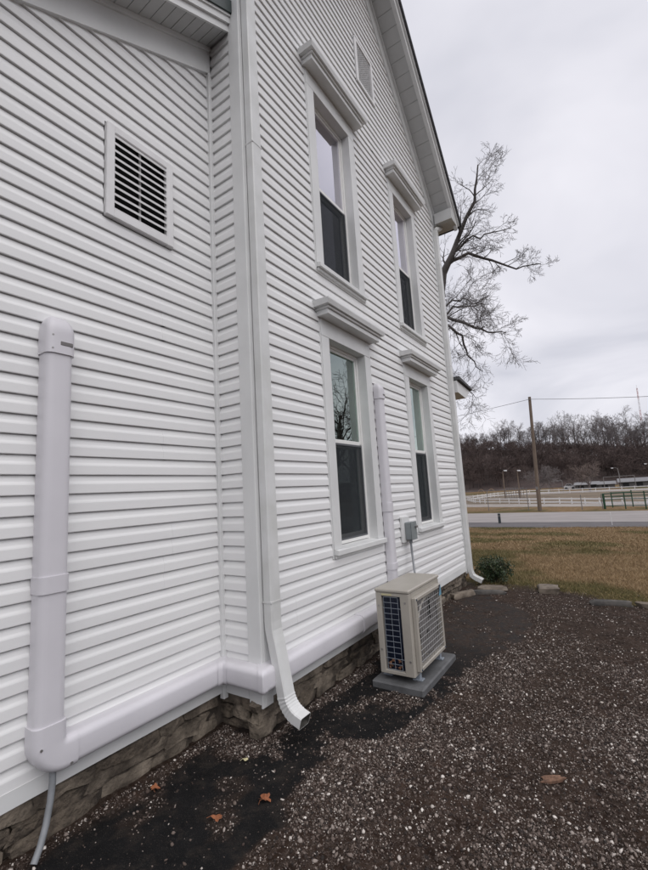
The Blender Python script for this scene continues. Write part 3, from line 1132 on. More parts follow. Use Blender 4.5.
# --- downspouts
def spout(path, yc, wy, wn_, z_seams, name_mat='spout', corr=()):
    """rectangular tube along (x, z) path"""
    rings = []
    n = len(path)
    for i, (x, z) in enumerate(path):
        x0, z0 = path[max(i - 1, 0)]
        x1, z1 = path[min(i + 1, n - 1)]
        d = Vector((x1 - x0, 0, z1 - z0)).normalized()
        nrm = Vector((-d.z, 0, d.x))
        k = 1.0
        if i in corr:
            k = 1.05
        hw, hn, c = wy * 0.5 * k, wn_ * 0.5 * k, 0.008
        p = Vector((x, yc, z))
        Yv = Vector((0, 1, 0))
        ring = []
        for (u, v) in ((-hw + c, -hn), (hw - c, -hn), (hw, -hn + c), (hw, hn - c), (hw - c, hn), (-hw + c, hn), (-hw, hn - c), (-hw, -hn + c)):
            ring.append(p + Yv * u + nrm * v)
        rings.append(ring)
    m = MB()
    m.rings(rings, cap0=True, cap1=False)
    ob = m.build('downspout', name_mat, house)
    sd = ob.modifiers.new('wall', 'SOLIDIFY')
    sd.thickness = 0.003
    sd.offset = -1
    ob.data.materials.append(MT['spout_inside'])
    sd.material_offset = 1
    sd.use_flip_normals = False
    for zs in z_seams:
        sm = MB()
        hw, hn = wy * 0.5 + 0.0025, wn_ * 0.5 + 0.0025
        x = path[0][0]
        sm.box(x - hn + 0.004, x + hn, yc - hw, yc + hw, zs, zs + 0.012)
        sm.build('seam_band', name_mat, ob)
    return ob


px0 = 0.055
path = [(px0, 6.9), (px0, 0.80)]
path += [(px0 + 0.004, 0.735), (px0 + 0.014, 0.69), (px0 + 0.026, 0.645), (px0 + 0.05, 0.53), (px0 + 0.076, 0.40), (px0 + 0.096, 0.30)]
c0 = len(path)
for t in range(15):
    a = R(13 + 58 * t / 14)
    path.append((path[-1][0] + 0.0125 * math.sin(a), path[-1][1] - 0.0125 * math.cos(a)))
path.append((path[-1][0] + 0.042, path[-1][1] - 0.014))
spout(path, 2.535, 0.114, 0.082, [4.75, 0.93], corr=set(range(c0, c0 + 13, 2)))
path = [(0.045, 6.62), (0.045, 0.30), (0.05, 0.24), (0.065, 0.19)]
c0 = len(path)
for t in range(7):
    path.append((0.072 + 0.019 * t, 0.165 - 0.0155 * t + 0.0009 * t * t))
path.append((0.235, 0.078))
spout(path, 7.72, 0.105, 0.078, [3.9, 5.9], corr=set(range(c0, c0 + 7, 2)))
m = MB()
m.tube([(0.05, 7.72, 6.62), (0.06, 7.76, 6.68), (0.08, 7.86, 6.72), (0.09, 7.92, 6.765)], 0.045, 8)
m.build('downspout_elbow', 'spout', house, smooth=40)

# --- stone foundation: rubble stones in dark mortar
fnd = MB()
fnd.box(-7.0, -0.058, YR + 0.09, Y1 - 0.02, -0.3, 0.249)
fnd.box(-5.0, XL - 0.058, LY0 + 0.1, YR + 0.075, -0.3, 0.249)
found = fnd.build('foundation', 'mortar', house)
rf = random.Random(12)


def rock_mesh(seed, sx, sy, sz, n=(7, 6), e=0.34, rough=1.0):
    """rough rounded block, half sizes sx sy sz"""
    r = random.Random(seed)
    nu, nv = n
    pts, fs = [], []
    ph = [r.uniform(0, 6.28) for _ in range(9)]
    for j in range(nv + 1):
        v = -math.pi / 2 + math.pi * j / nv
        for i in range(nu * 2):
            u = 2 * math.pi * i / (nu * 2)

            def se(c, p):
                return math.copysign(abs(c) ** p, c)
            x, y, z_ = se(math.cos(v), e) * se(math.cos(u), e), se(math.cos(v), e) * se(math.sin(u), e), se(math.sin(v), e)
            w = 1 + rough * (0.10 * math.sin(3.1 * x + ph[0] + 2.3 * y) + 0.08 * math.sin(4.7 * y + ph[1] + 3 * z_) + 0.08 * math.sin(5.3 * z_ + ph[2] + 2 * x) + r.uniform(-0.05, 0.05))
            pts.append((x * sx * w, y * sy * (1 + (w - 1) * 0.5), z_ * sz * (1 + (w - 1) * 0.9)))
    m2 = nu * 2
    for j in range(nv):
        for i in range(m2):
            fs.append((j * m2 + i, j * m2 + (i + 1) % m2, (j + 1) * m2 + (i + 1) % m2, (j + 1) * m2 + i))
    return pts, fs


def stones(run, lo, hi, seed):
    r = random.Random(seed)
    rows = [(-0.06, 0.07), (0.07, 0.155), (0.155, 0.24)]
    for ri, (za, zb2) in enumerate(rows):
        u = lo - r.uniform(0, 0.25)
        while u < hi:
            L = r.uniform(0.16, 0.55)
            if u + L > hi:
                L = hi - u
            if L < 0.08:
                break
            j = r.uniform(-0.022, 0.022)
            if r.random() < 0.25 and ri == 0:
                zz0, zz1 = za, zb2 + 0.03
            else:
                zz0, zz1 = za + j * 0.6, zb2 + (j if ri < 2 else 0)
            pts, fs = rock_mesh(r.random() * 1e6, 0.05, L * 0.5 - 0.001, (zz1 - zz0) * 0.5 + 0.002, (9, 7), 0.42, 1.9)
            m = MB()
            cu, cz = u + L * 0.5, 0.5 * (zz0 + zz1)
            dep = r.uniform(-0.016, 0.016)
            m.add([run(cu, p[0] + dep, p[1], cz + p[2]) for p in pts], fs)
            m.build('stone', r.choice(['stone', 'stone', 'stone2']), found, smooth=35)
            u += L


stones(lambda c, o, du, z_: (-0.075 + o, c + du, z_), YR + 0.05, Y1 - 0.02, 7)
stones(lambda c, o, du, z_: (XL - 0.075 + o, c + du, z_), 0.3, YR - 0.02, 8)
stones(lambda c, o, du, z_: (c + du, YR + 0.075 - o, z_), XL - 0.04, -0.02, 9)

# ------------------------------------------------------------------ line-set cover (left run)
lc = thing('line_set_cover', (XL + 0.05, 1.17, 0.33), 'wide white line-set cover rising on the lean-to wall and running round the corner', 'pipe cover')


def dprof(w, d, c=0.04, n=5):
    """half-rounded cover section: points (across, out)"""
    p = [(-w / 2, 0.0)]
    for k in range(n + 1):
        a = R(180 - 90 * k / n)
        p.append((-w / 2 + c + c * math.cos(a), d - c + c * math.sin(a)))
    for k in range(n + 1):
        a = R(90 - 90 * k / n)
        p.append((w / 2 - c + c * math.cos(a), d - c + c * math.sin(a)))
    p.append((w / 2, 0.0))
    return p


YV = 1.166
CWD, CDP = 0.148, 0.105


def vcover(z0, z1, w=CWD, d=CDP, xw=XL, yv=YV):
    m = MB()
    pf = dprof(w, d)
    m.rings([[(xw + o, yv + a, z_) for a, o in pf] for z_ in (z0, z1)])
    return m


vcover(0.57, 2.66).build('vertical_cover', 'cover', lc, smooth=35)
vcover(1.265, 1.355, CWD + 0.012, CDP + 0.008).build('coupling', 'cover', lc, smooth=35)


def capmesh(z0, z1, w, d, xw, yv):
    m = MB()
    rings = []
    for t, s, so in [(0, 1, 1), (0.5, 1, 1)] + [(0.5 + 0.5 * math.sin(R(q)), math.cos(R(q)) ** 0.8, math.cos(R(q)) ** 0.9) for q in (12, 24, 36, 48, 58, 67, 75, 82, 87)]:
        rings.append([(xw + o * so, yv + a * s, z0 + (z1 - z0) * t) for a, o in dprof(w, d)])
    m.rings(rings)
    return m


cap = capmesh(2.615, 2.865, CWD + 0.014, CDP + 0.01, XL, YV).build('end_cap', 'cover', lc, smooth=35)
MB().cbox(XL + 0.06, XL + CDP + 0.0125, YV - 0.01, YV + 0.06, 2.665, 2.69, 0.003).build('cap_dent_shade', 'fan', cap)  # dark bar standing in for the shadow in the cap's dent
for (yy, zz) in ((YV - 0.05, 2.72), (YV - 0.05, 2.64)):
    MB().tube([(XL + 0.09, yy, zz), (XL + 0.1145, yy, zz)], 0.006, 8).build('screw', 'screw', cap)
# elbow: sweeps from vertical to horizontal
ZH = 0.425
HW = 0.168
rings = []
rb = 0.085
for k in range(9):
    a = R(90 * k / 8)
    # centre of bend
    cy, cz = YV + 0.085, ZH + 0.085
    ring = []
    for (q, o) in dprof(HW, CDP + 0.008):
        rad = 0.085 - q if False else 0.085 + (-q)
        ring.append((XL + o, cy - rad * math.cos(a), cz - rad * math.sin(a)))
    rings.append(ring)
m = MB()
top = [(x, y, 0.60) for (x, y, z_) in rings[0]]
end = [(x, YV + 0.135, z_) for (x, y, z_) in rings[-1]]
m.rings([top] + rings + [end])
elb = m.build('elbow', 'cover', lc, smooth=40)
for (yy, zz) in ((YV - 0.05, 0.50), (YV + 0.10, 0.37)):
    MB().tube([(XL + 0.09, yy, zz), (XL + CDP + 0.011, yy, zz)], 0.007, 8).build('screw', 'screw', elb)


def hrun(name, prof, pts_fn, parent):
    """horizontal cover: pts_fn(out) gives the plan polyline for a point at that distance from the wall"""
    n = len(pts_fn(0.0))
    rings = []
    for i in range(n):
        rings.append([(*pts_fn(o)[i], ZH + a) for a, o in prof])
    m = MB()
    m.rings(rings)
    return m.build(name, 'cover', parent, smooth=35)


hp = dprof(0.158, CDP)
hrun('horizontal_cover', hp, lambda o: [(XL + o, YV + 0.11), (XL + o, YR - o)], lc)
hrun('return_cover', hp, lambda o: [(XL + o, YR - o), (0.004 + o, YR - o)], lc)
hrun('horizontal_cover', hp, lambda o: [(0.004 + o, YR - o), (0.004 + o, 4.74)], lc)
hp2 = dprof(0.166, CDP + 0.006)
hrun('corner_joint', hp2, lambda o: [(XL + o, YR - o - 0.045), (XL + o, YR - o - 0.0), (XL + o + 0.035, YR - o)], lc)
hrun('corner_joint', hp2, lambda o: [(0.004 + o - 0.045, YR - o), (0.004 + o - 0.008, YR - o + 0.002), (0.004 + o - 0.002, YR - o + 0.008), (0.004 + o, YR - o + 0.05)], lc)
hrun('coupling', hp2, lambda o: [(0.004 + o, 3.80), (0.004 + o, 3.88)], lc)

# drain tube under the elbow
dr = MB()
P = [(XL + 0.06, YV + 0.03, 0.36), (XL + 0.065, YV + 0.028, 0.30), (XL + 0.075, YV + 0.015, 0.22), (XL + 0.095, YV - 0.012, 0.13), (XL + 0.115, YV - 0.045, 0.06), (XL + 0.135, YV - 0.08, 0.015)]
dr.tube(P, 0.0165, 12)
tag(dr.build('drain_tube', 'conduit', origin=P[-1], smooth=40), 'grey drain tube hanging from the cover elbow down to the asphalt', 'tube')

# right-hand vertical cover
rc = thing('line_set_cover', (0.05, 4.66, 0.5), 'narrower white line-set cover running up between the two lower windows', 'pipe cover')
YV2 = 4.672
vcover(0.515, 2.85, 0.125, 0.088, 0.0, YV2).build('vertical_cover', 'cover', rc, smooth=35)
vcover(1.46, 1.56, 0.137, 0.095, 0.0, YV2).build('coupling', 'cover', rc, smooth=35)
vcover(0.80, 0.87, 0.137, 0.095, 0.0, YV2).build('coupling', 'cover', rc, smooth=35)
c2 = capmesh(2.82, 3.02, 0.139, 0.098, 0.0, YV2).build('end_cap', 'cover', rc, smooth=35)
MB().cbox(0.05, 0.101, YV2 - 0.01, YV2 + 0.05, 2.86, 2.88, 0.003).build('cap_dent_shade', 'fan', c2)  # shade of the dent, put in as a dark strip

# ------------------------------------------------------------------ disconnect box and whip
db = thing('disconnect_box', (0.03, 5.22, 1.04), 'small grey electrical disconnect box on a white mounting block under the far window', 'electrical box')
MB().cbox(-0.006, 0.030, 5.075, 5.30, 1.04, 1.365, 0.006).build('mounting_block', 'trim', db)
bb = MB().cbox(0.0305, 0.115, 5.135, 5.30, 1.075, 1.29, 0.008).build('box', 'box_grey', db)
MB().cbox(0.1155, 0.123, 5.13, 5.305, 1.07, 1.297, 0.004).build('cover_door', 'box_grey', db)
MB().cbox(0.1235, 0.15, 5.24, 5.285, 1.215, 1.24, 0.004).build('handle', 'galv', db)
MB().tube([(0.07, 5.20, 1.08), (0.07, 5.20, 1.03)], 0.022, 12).build('gland', 'conduit', db, smooth=40)
cw = MB()
cw.tube([(0.07, 5.20, 1.035), (0.072, 5.20, 0.94), (0.085, 5.18, 0.85), (0.12, 5.11, 0.74), (0.20, 4.95, 0.64), (0.29, 4.70, 0.57), (0.36, 4.45, 0.54), (0.385, 4.36, 0.54)], 0.0135, 10)
tag(cw.build('electrical_whip', 'conduit', origin=(0.07, 5.2, 0.54), smooth=40), 'grey flexible conduit dropping from the disconnect box to the outdoor unit', 'conduit')

# ------------------------------------------------------------------ outdoor unit and its pad
AX0, AX1, AY0, AY1, AZ0, AZ1 = 0.365, 0.69, 3.60, 4.36, 0.105, 0.83
pad = MB()
pad.cbox(0.295, 0.778, 3.545, 4.43, -0.03, 0.052, 0.012)
pad_o = tag(pad.build('equipment_pad', 'pad', origin=(0.53, 3.99, 0)), 'flat dark grey plastic pad under the outdoor air conditioner', 'pad')
ac = thing('air_conditioner', (0.53, 3.98, 0.052), 'beige outdoor air conditioner with wire grilles standing on a grey pad by the wall', 'air conditioner')
b = MB()
t = 0.02
b.cbox(AX0, AX1, AY0 + 0.05, AY1, AZ0, AZ1 - 0.035, 0.006)
# near end frame round the coil opening
b.cbox(AX0, AX0 + 0.055, AY0, AY0 + 0.055, AZ0, AZ1 - 0.035, 0.006)
b.cbox(AX1 - 0.088, AX1, AY0, AY0 + 0.055, AZ0, AZ1 - 0.035, 0.006)
b.cbox(AX0 + 0.05, AX1 - 0.08, AY0 + 0.001, AY0 + 0.055, AZ0 + 0.001, AZ0 + 0.032, 0.004)
b.cbox(AX0 + 0.05, AX1 - 0.08, AY0 + 0.001, AY0 + 0.055, AZ1 - 0.065, AZ1 - 0.036, 0.004)
body = b.build('casing', 'beige', ac)
lid = MB()
lid.cbox(AX0 - 0.008, AX1 + 0.008, AY0 - 0.008, AY1 + 0.008, AZ1 - 0.034, AZ1, 0.010)
lid.build('top_panel', 'beige', ac)
coil = MB().box(AX0 + 0.056, AX1 - 0.089, AY0 + 0.034, AY0 + 0.049, AZ0 + 0.033, AZ1 - 0.066).build('coil', 'coil', ac)
ca, cb2, cz0, cz1 = AX0 + 0.075, AX1 - 0.112, AZ0 + 0.04, AZ1 - 0.072
wr = MB()
for i in range(3):
    x = ca + (cb2 - ca) * i / 2
    wr.tube([(x, AY0 + 0.008, cz0), (x, AY0 + 0.008, cz1)], 0.0019, 6)
nr = 14
for i in range(nr):
    z_ = cz0 + (cz1 - cz0) * i / (nr - 1)
    ext = 0.03 if i in (2, 11) else 0.0
    wr.tube([(ca - ext, AY0 + 0.004, z_), (cb2 + ext, AY0 + 0.004, z_)], 0.0019, 6)
wr.build('coil_guard', 'ac_wire', ac)
for (x, z_) in ((AX1 - 0.03, AZ0 + 0.13), (AX1 - 0.04, AZ1 - 0.11), (AX0 + 0.028, AZ0 + 0.20), (AX0 + 0.028, AZ1 - 0.15)):
    MB().tube([(x, AY0 - 0.004, z_), (x, AY0 + 0.002, z_)], 0.009, 8).build('screw', 'screw', ac)
MB().box(AX0 + 0.06, AX0 + 0.16, AY0 - 0.002, AY0 - 0.0005, AZ1 - 0.058, AZ1 - 0.042).build('sticker', 'label_tan', ac)
# front fan grille: raised panel, fan opening, ring guard and square wire mesh
FY0, FY1, FZ0, FZ1 = AY0 + 0.05, AY1 - 0.06, AZ0 + 0.035, AZ1 - 0.075
fp = MB()
for (a, b2, c, d) in ((FY0, FY0 + 0.035, FZ0, FZ1), (FY1 - 0.035, FY1, FZ0, FZ1), (FY0 + 0.035, FY1 - 0.035, FZ0, FZ0 + 0.035), (FY0 + 0.035, FY1 - 0.035, FZ1 - 0.035, FZ1)):
    fp.cbox(AX1 - 0.002, AX1 + 0.042, a, b2, c, d, 0.006)
grp = fp.build('fan_grille', 'beige', ac)
MB().box(AX1 + 0.001, AX1 + 0.004, FY0 + 0.03, FY1 - 0.03, FZ0 + 0.03, FZ1 - 0.03).build('grille_backing', 'fan', grp)
fcy, fcz = 0.5 * (FY0 + FY1), 0.5 * (FZ0 + FZ1)
fd = MB()
ring = [[(AX1 + 0.005, fcy + rr * math.cos(2 * math.pi * k / 32), fcz + rr * math.sin(2 * math.pi * k / 32)) for k in range(32)] for rr in (0.255, 0.245)]
ring[1] = [(x + 0.012, y, z_) for x, y, z_ in ring[1]]
fd.rings(ring, cap0=False, cap1=False)
fd.build('fan_shroud', 'beige', grp, smooth=True)
for i in range(3):
    a0 = 2 * math.pi * i / 3
    bl = MB()
    inner, outer = [], []
    for k in range(6):
        a = a0 + R(70) * k / 5
        xo = AX1 + 0.006 + 0.022 * k / 5
        inner.append((xo, fcy + 0.06 * math.cos(a), fcz + 0.06 * math.sin(a)))
        outer.append((xo, fcy + 0.235 * math.cos(a + 0.2), fcz + 0.235 * math.sin(a + 0.2)))
    bl.rings([inner, outer], closed=False, cap0=False, cap1=False)
    bl.build('fan_blade', 'fan', grp)
MB().tube([(AX1 + 0.005, fcy, fcz), (AX1 + 0.03, fcy, fcz)], 0.06, 20).build('fan_hub', 'fan', grp, smooth=40)
gw = MB()
ny_, nz_ = 11, 12
for i in range(ny_ + 1):
    y = FY0 + 0.03 + (FY1 - FY0 - 0.06) * i / ny_
    gw.tube([(AX1 + 0.034, y, FZ0 + 0.02), (AX1 + 0.034, y, FZ1 - 0.02)], 0.0022, 5)
for i in range(nz_ + 1):
    z_ = FZ0 + 0.03 + (FZ1 - FZ0 - 0.06) * i / nz_
    gw.tube([(AX1 + 0.037, FY0 + 0.02, z_), (AX1 + 0.037, FY1 - 0.02, z_)], 0.0027, 5)
gw.build('wire_mesh', 'ac_guard', grp)
for (y, z_) in ((FY0 + 0.018, FZ0 + 0.018), (FY1 - 0.018, FZ0 + 0.018), (FY0 + 0.018, FZ1 - 0.018)):
    MB().tube([(AX1 + 0.04, y, z_), (AX1 + 0.0455, y, z_)], 0.009, 8).build('screw', 'navy', grp)
ex = AX1 + 0.0435
em = MB()
em.add([(ex, FY1 - 0.075, FZ1 - 0.105), (ex, FY1 - 0.004, FZ1 - 0.105), (ex, FY1 - 0.004, FZ1 - 0.006)], [(0, 1, 2)])
em.build('emblem', 'sky_blue', grp)
em = MB()
em.add([(ex, FY1 - 0.078, FZ1 - 0.095), (ex, FY1 - 0.014, FZ1 - 0.006), (ex, FY1 - 0.052, FZ1 - 0.006)], [(0, 1, 2)])
em.build('emblem', 'navy', grp)
MB().box(AX1 + 0.0005, AX1 + 0.002, AY1 - 0.075, AY1 - 0.02, AZ1 - 0.29, AZ1 - 0.20).build('sticker', 'ac_wire', ac)
for (x, y) in ((AX1 - 0.02, AY0 + 0.12), (AX1 - 0.02, AY1 - 0.12), (AX0 + 0.02, AY0 + 0.12), (AX0 + 0.02, AY1 - 0.12)):
    ft = MB().cbox(x - 0.045, x + 0.045, y - 0.03, y + 0.03, 0.0522, 0.0635, 0.002)
    ft.box(x - 0.02, x + 0.02, y - 0.022, y + 0.022, 0.0635, AZ0 + 0.004)
    ft.build('foot', 'ac_wire', ac)
# dead leaves caught behind the coil guard
rl = random.Random(77)
for i in range(9):
    lf = MB()
    x, z_ = rl.uniform(ca + 0.01, cb2 - 0.01), cz0 + abs(rl.gauss(0, 0.045))
    s = rl.uniform(0.010, 0.022)
    a = rl.uniform(0, 3.14)
    y = AY0 + rl.uniform(0.014, 0.026)
    q = []
    for k in range(7):
        an = a + 2 * math.pi * k / 7
        rad = s * (1 if k % 2 else 0.55)
        q.append((x + rad * math.cos(an), y + rl.uniform(-0.004, 0.004), z_ + rad * math.sin(an)))
    lf.add(q + [(x, y - 0.004, z_)], [(k, (k + 1) % 7, 7) for k in range(7)])
    tag(lf.build('dry_leaf', 'leaf_brown', origin=(x, y, z_)), 'dry brown leaf caught low behind the wire guard of the outdoor unit', 'leaf', 'leaves caught in the outdoor unit')

# ------------------------------------------------------------------ stones and edging at the lawn border


def slab(name, material, cx, cy, sx, sy, h, rot, label, cat, seed, group=None):
    pts, fs = rock_mesh(seed, sx / 2, sy / 2, h / 2, (8, 6))
    c, s = math.cos(R(rot)), math.sin(R(rot))
    z0 = float(gheight(np.array([cx]), np.array([cy]))[0])
    m = MB()
    m.add([(cx + p[0] * c - p[1] * s, cy + p[0] * s + p[1] * c, z0 + h * 0.28 + p[2]) for p in pts], fs)
    return tag(m.build(name, material, origin=(cx, cy, z0), smooth=35), label, cat, group)


slab('stone_block', 'paver', 0.135, 6.92, 0.11, 0.48, 0.10, -28, 'long tan stone block lying beside the foundation near the far downspout', 'stone', 1)
slab('stone_slab', 'paver', 0.43, 7.50, 0.42, 0.30, 0.06, 12, 'flat tan stone slab under the mouth of the far downspout', 'stone', 2)
slab('stone_slab', 'edging', 0.42, 7.18, 0.52, 0.08, 0.07, 14, 'thin dark strip of stone lying in front of the flat slab', 'stone', 22)
slab('stone_paver', 'paver', 1.24, 7.66, 0.30, 0.36, 0.10, 10, 'square pinkish stone paver alone at the edge of the lawn', 'stone', 3)
slab('edging_stone', 'edging', 2.06, 7.06, 0.50, 0.08, 0.08, 13, 'long dark edging stone right of the square paver', 'stone', 4)
slab('edging_stone', 'paver', 2.58, 7.12, 0.44, 0.13, 0.09, 3, 'paler edging stone at the right border of the photo', 'stone', 5)

# ------------------------------------------------------------------ gravel, grit (stuff)
rng = np.random.default_rng(11)


def base_ico():
    p = (1 + 5 ** 0.5) / 2
    v = np.array([(-1, p, 0), (1, p, 0), (-1, -p, 0), (1, -p, 0), (0, -1, p), (0, 1, p), (0, -1, -p), (0, 1, -p), (p, 0, -1), (p, 0, 1), (-p, 0, -1), (-p, 0, 1)], float)
    v /= np.linalg.norm(v[0])
    f = np.array([(0, 11, 5), (0, 5, 1), (0, 1, 7), (0, 7, 10), (0, 10, 11), (1, 5, 9), (5, 11, 4), (11, 10, 2), (10, 7, 6), (7, 1, 8), (3, 9, 4), (3, 4, 2), (3, 2, 6), (3, 6, 8), (3, 8, 9), (4, 9, 5), (2, 4, 11), (6, 2, 10), (8, 6, 7), (9, 8, 1)])
    return v, f


def base_oct():
    v = np.array([(1, 0, 0), (-1, 0, 0), (0, 1, 0), (0, -1, 0), (0, 0, 1), (0, 0, -1)], float)
    f = np.array([(0, 2, 4), (2, 1, 4), (1, 3, 4), (3, 0, 4), (2, 0, 5), (1, 2, 5), (3, 1, 5), (0, 3, 5)])
    return v, f


def scatter(name, base, x, y, size, material, label, cat, sink=0.2):
    v, f = base
    n, k = len(x), len(v)
    sc = size[:, None] * rng.uniform(0.6, 1.25, (n, 3))
    sc[:, 2] *= 0.66
    V = v[None] * rng.uniform(0.62, 1.3, (n, k, 1)) * sc[:, None, :]
    a = rng.uniform(0, 2 * np.pi, n)
    tx, ty = rng.normal(0, 0.35, n), rng.normal(0, 0.35, n)
    V[:, :, 2] += V[:, :, 0] * tx[:, None] + V[:, :, 1] * ty[:, None]
    ca_, sa_ = np.cos(a)[:, None], np.sin(a)[:, None]
    X = V[:, :, 0] * ca_ - V[:, :, 1] * sa_ + x[:, None]
    Yv = V[:, :, 0] * sa_ + V[:, :, 1] * ca_ + y[:, None]
    Z = V[:, :, 2] + (gheight(x, y) + sc[:, 2] * (0.5 - sink))[:, None]
    F = (f[None] + (np.arange(n) * k)[:, None, None]).reshape(-1, 3)
    ob = np_obj(name, np_mesh(name, np.stack([X, Yv, Z], 2).reshape(-1, 3), F, material))
    return tag(ob, label, cat, kind='stuff')


def sample(n, x0, x1, y0, y1, dens):
    x, y = rng.uniform(x0, x1, n), rng.uniform(y0, y1, n)
    keep = rng.uniform(0, 1, n) < dens(x, y)
    # keep clear of house and pad
    keep &= ~((x < 0.0) & (y > YR)) & ~(x < XL - 0.0)
    keep &= ~((x > 0.29) & (x < 0.78) & (y > 3.55) & (y < 4.43))
    return x[keep], y[keep]


def frustum(x, y):
    # generous wedge of ground that the picture can see
    return ((y > 0.9 - 0.0 * x) & (x < 2.75 + 0.10 * (y - 2)) & (x > -0.55)).astype(float)


def dens(x, y):
    a = asphalt(x, y)
    d = 0.36 + 0.9 * sstep(0.36, 0.58, fbm(x, y, 1.7, 4, 61))
    d = d * (1 - 0.965 * a) * frustum(x, y)
    d = d * (1 - 0.9 * lawn_mask(x, y))
    return np.clip(d, 0, 1)


x, y = sample(260000, -0.5, 3.3, 0.9, 5.8, lambda a, b: dens(a, b) * (0.12 + 0.88 * sstep(5.6, 3.2, b)))
scatter('gravel', base_oct(), x, y, 0.0028 + 0.0050 * rng.uniform(0, 1, len(x)) ** 2, 'gravel', 'fine crushed gravel spread over the near part of the lot', 'gravel')
x, y = sample(98000, -0.5, 3.3, 0.9, 6.2, lambda a, b: dens(a, b) * sstep(6.2, 3.4, b))
scatter('gravel', base_ico(), x, y, 0.0042 + 0.0085 * rng.uniform(0, 1, len(x)) ** 2.4, 'gravel', 'coarser loose gravel stones lying in the near lot', 'gravel', sink=0.25)
x, y = sample(42000, -0.2, 3.6, 3.4, 8.0, lambda a, b: dens(a, b) * sstep(3.4, 5.0, b) * 0.55)
scatter('gravel', base_oct(), x, y, 0.0045 + 0.0075 * rng.uniform(0, 1, len(x)) ** 2, 'gravel', 'gravel spread over the far part of the lot towards the lawn', 'gravel')

# dry leaves lying on the asphalt


def leaf(x, y, s, rot, mtl, label, seed, lobes=5):
    r = random.Random(seed)
    n = lobes * 4
    z0 = float(gheight(np.array([x]), np.array([y]))[0]) + 0.012
    pts = []
    for k in range(n):
        a = 2 * math.pi * k / n
        rad = s * (0.55 + 0.45 * abs(math.cos(a * lobes / 2)) ** 0.7) * r.uniform(0.85, 1.1)
        pts.append((x + rad * math.cos(a + rot) * 1.15, y + rad * math.sin(a + rot) * 0.8, z0 + 0.35 * s * math.sin(2 * a + 1) * r.uniform(0.3, 1) + 0.10 * s))
    m = MB()
    m.add(pts + [(x, y, z0)], [(k, (k + 1) % n, n) for k in range(n)])
    m.tube([(x, y, z0 + 0.001), (x - s * 0.9 * math.cos(rot), y - s * 0.9 * math.sin(rot), z0 + 0.006), (x - s * 1.6 * math.cos(rot + 0.3), y - s * 1.6 * math.sin(rot + 0.3), z0 + 0.004)], 0.0012, 5)
    ob = m.build('dry_leaf', mtl, origin=(x, y, z0))
    return tag(ob, label, 'leaf', 'dry leaves on the asphalt')


leaf(0.295, 1.745, 0.034, 0.4, 'leaf_orange', 'dry orange leaf on the asphalt, the nearest of the three', 1)
leaf(0.425, 1.985, 0.038, 1.4, 'leaf_orange', 'dry orange leaf at the edge of the asphalt below the near downspout', 2)
leaf(-0.235, 1.735, 0.032, 2.2, 'leaf_orange', 'dry brown leaf against the foundation under the horizontal cover', 3)
leaf(0.06, 2.20, 0.022, 0.9, 'label_tan', 'small tan leaf on the gravel in front of the return wall', 4, 3)
bc = MB()
z0 = float(gheight(np.array([1.795]), np.array([2.918]))[0])
pts, fs = rock_mesh(404, 0.064, 0.024, 0.012, (9, 7), 0.6, 2.2)
bc.add([(1.795 + p[0] * 0.88 - p[1] * 0.47, 2.918 + p[0] * 0.47 + p[1] * 0.88, z0 + 0.016 + p[2] + 0.15 * p[0]) for p in pts], fs)
tag(bc.build('bark_chip', 'bark_chip', origin=(1.795, 2.918, z0), smooth=30), 'reddish-brown chip of bark lying alone on the gravel', 'bark chip')

# ------------------------------------------------------------------ grass (stuff)
MT['grass'] = grass_material()


def grass(name, n, x0, x1, y0, y1, hgt, wid, label):
    x, y = rng.uniform(x0, x1, n), y0 + (y1 - y0) * rng.uniform(0, 1, n) ** 1.5
    keep = (rng.uniform(0, 1, n) < lawn_mask(x, y)) & ~((x < 0.05) & (y < 7.95)) & (x < 2.9 + 0.09 * (y - 2)) & (x > 0.4 - 0.36 * (y - 7.0) - 0.9)
    x, y = x[keep], y[keep]
    n = len(x)
    h = hgt * rng.uniform(0.5, 1.3, n) * (0.7 + 0.6 * fbm(x, y, 1.6, 3, 71))
    a = rng.uniform(0, np.pi * 2, n)
    lean = rng.normal(0, 0.75, (n, 2)) * h[:, None]
    w = wid * (0.7 + 0.10 * y / 8)
    z = gheight(x, y)
    p0 = np.stack([x - w * np.cos(a), y - w * np.sin(a), z - 0.005], 1)
    p1 = np.stack([x + w * np.cos(a), y + w * np.sin(a), z - 0.005], 1)
    p2 = np.stack([x + lean[:, 0], y + lean[:, 1], z + h], 1)
    V = np.stack([p0, p1, p2], 1).reshape(-1, 3)
    g = np.repeat(np.clip(green_mask(x, y) + rng.normal(0, 0.12, n), 0, 1), 3)
    ob = np_obj(name, np_mesh(name, V, np.arange(3 * n).reshape(-1, 3), 'grass', attrs=dict(green=g)))
    return tag(ob, label, 'grass', kind='stuff')


grass('grass', 150000, -4.5, 4.6, 6.7, 14, 0.045, 0.0045, 'short dry winter grass on the near part of the lawn')
grass('grass', 90000, -9, 5.5, 13, 26.4, 0.05, 0.010, 'dry winter grass on the far part of the lawn down to the road')

# ------------------------------------------------------------------ trees


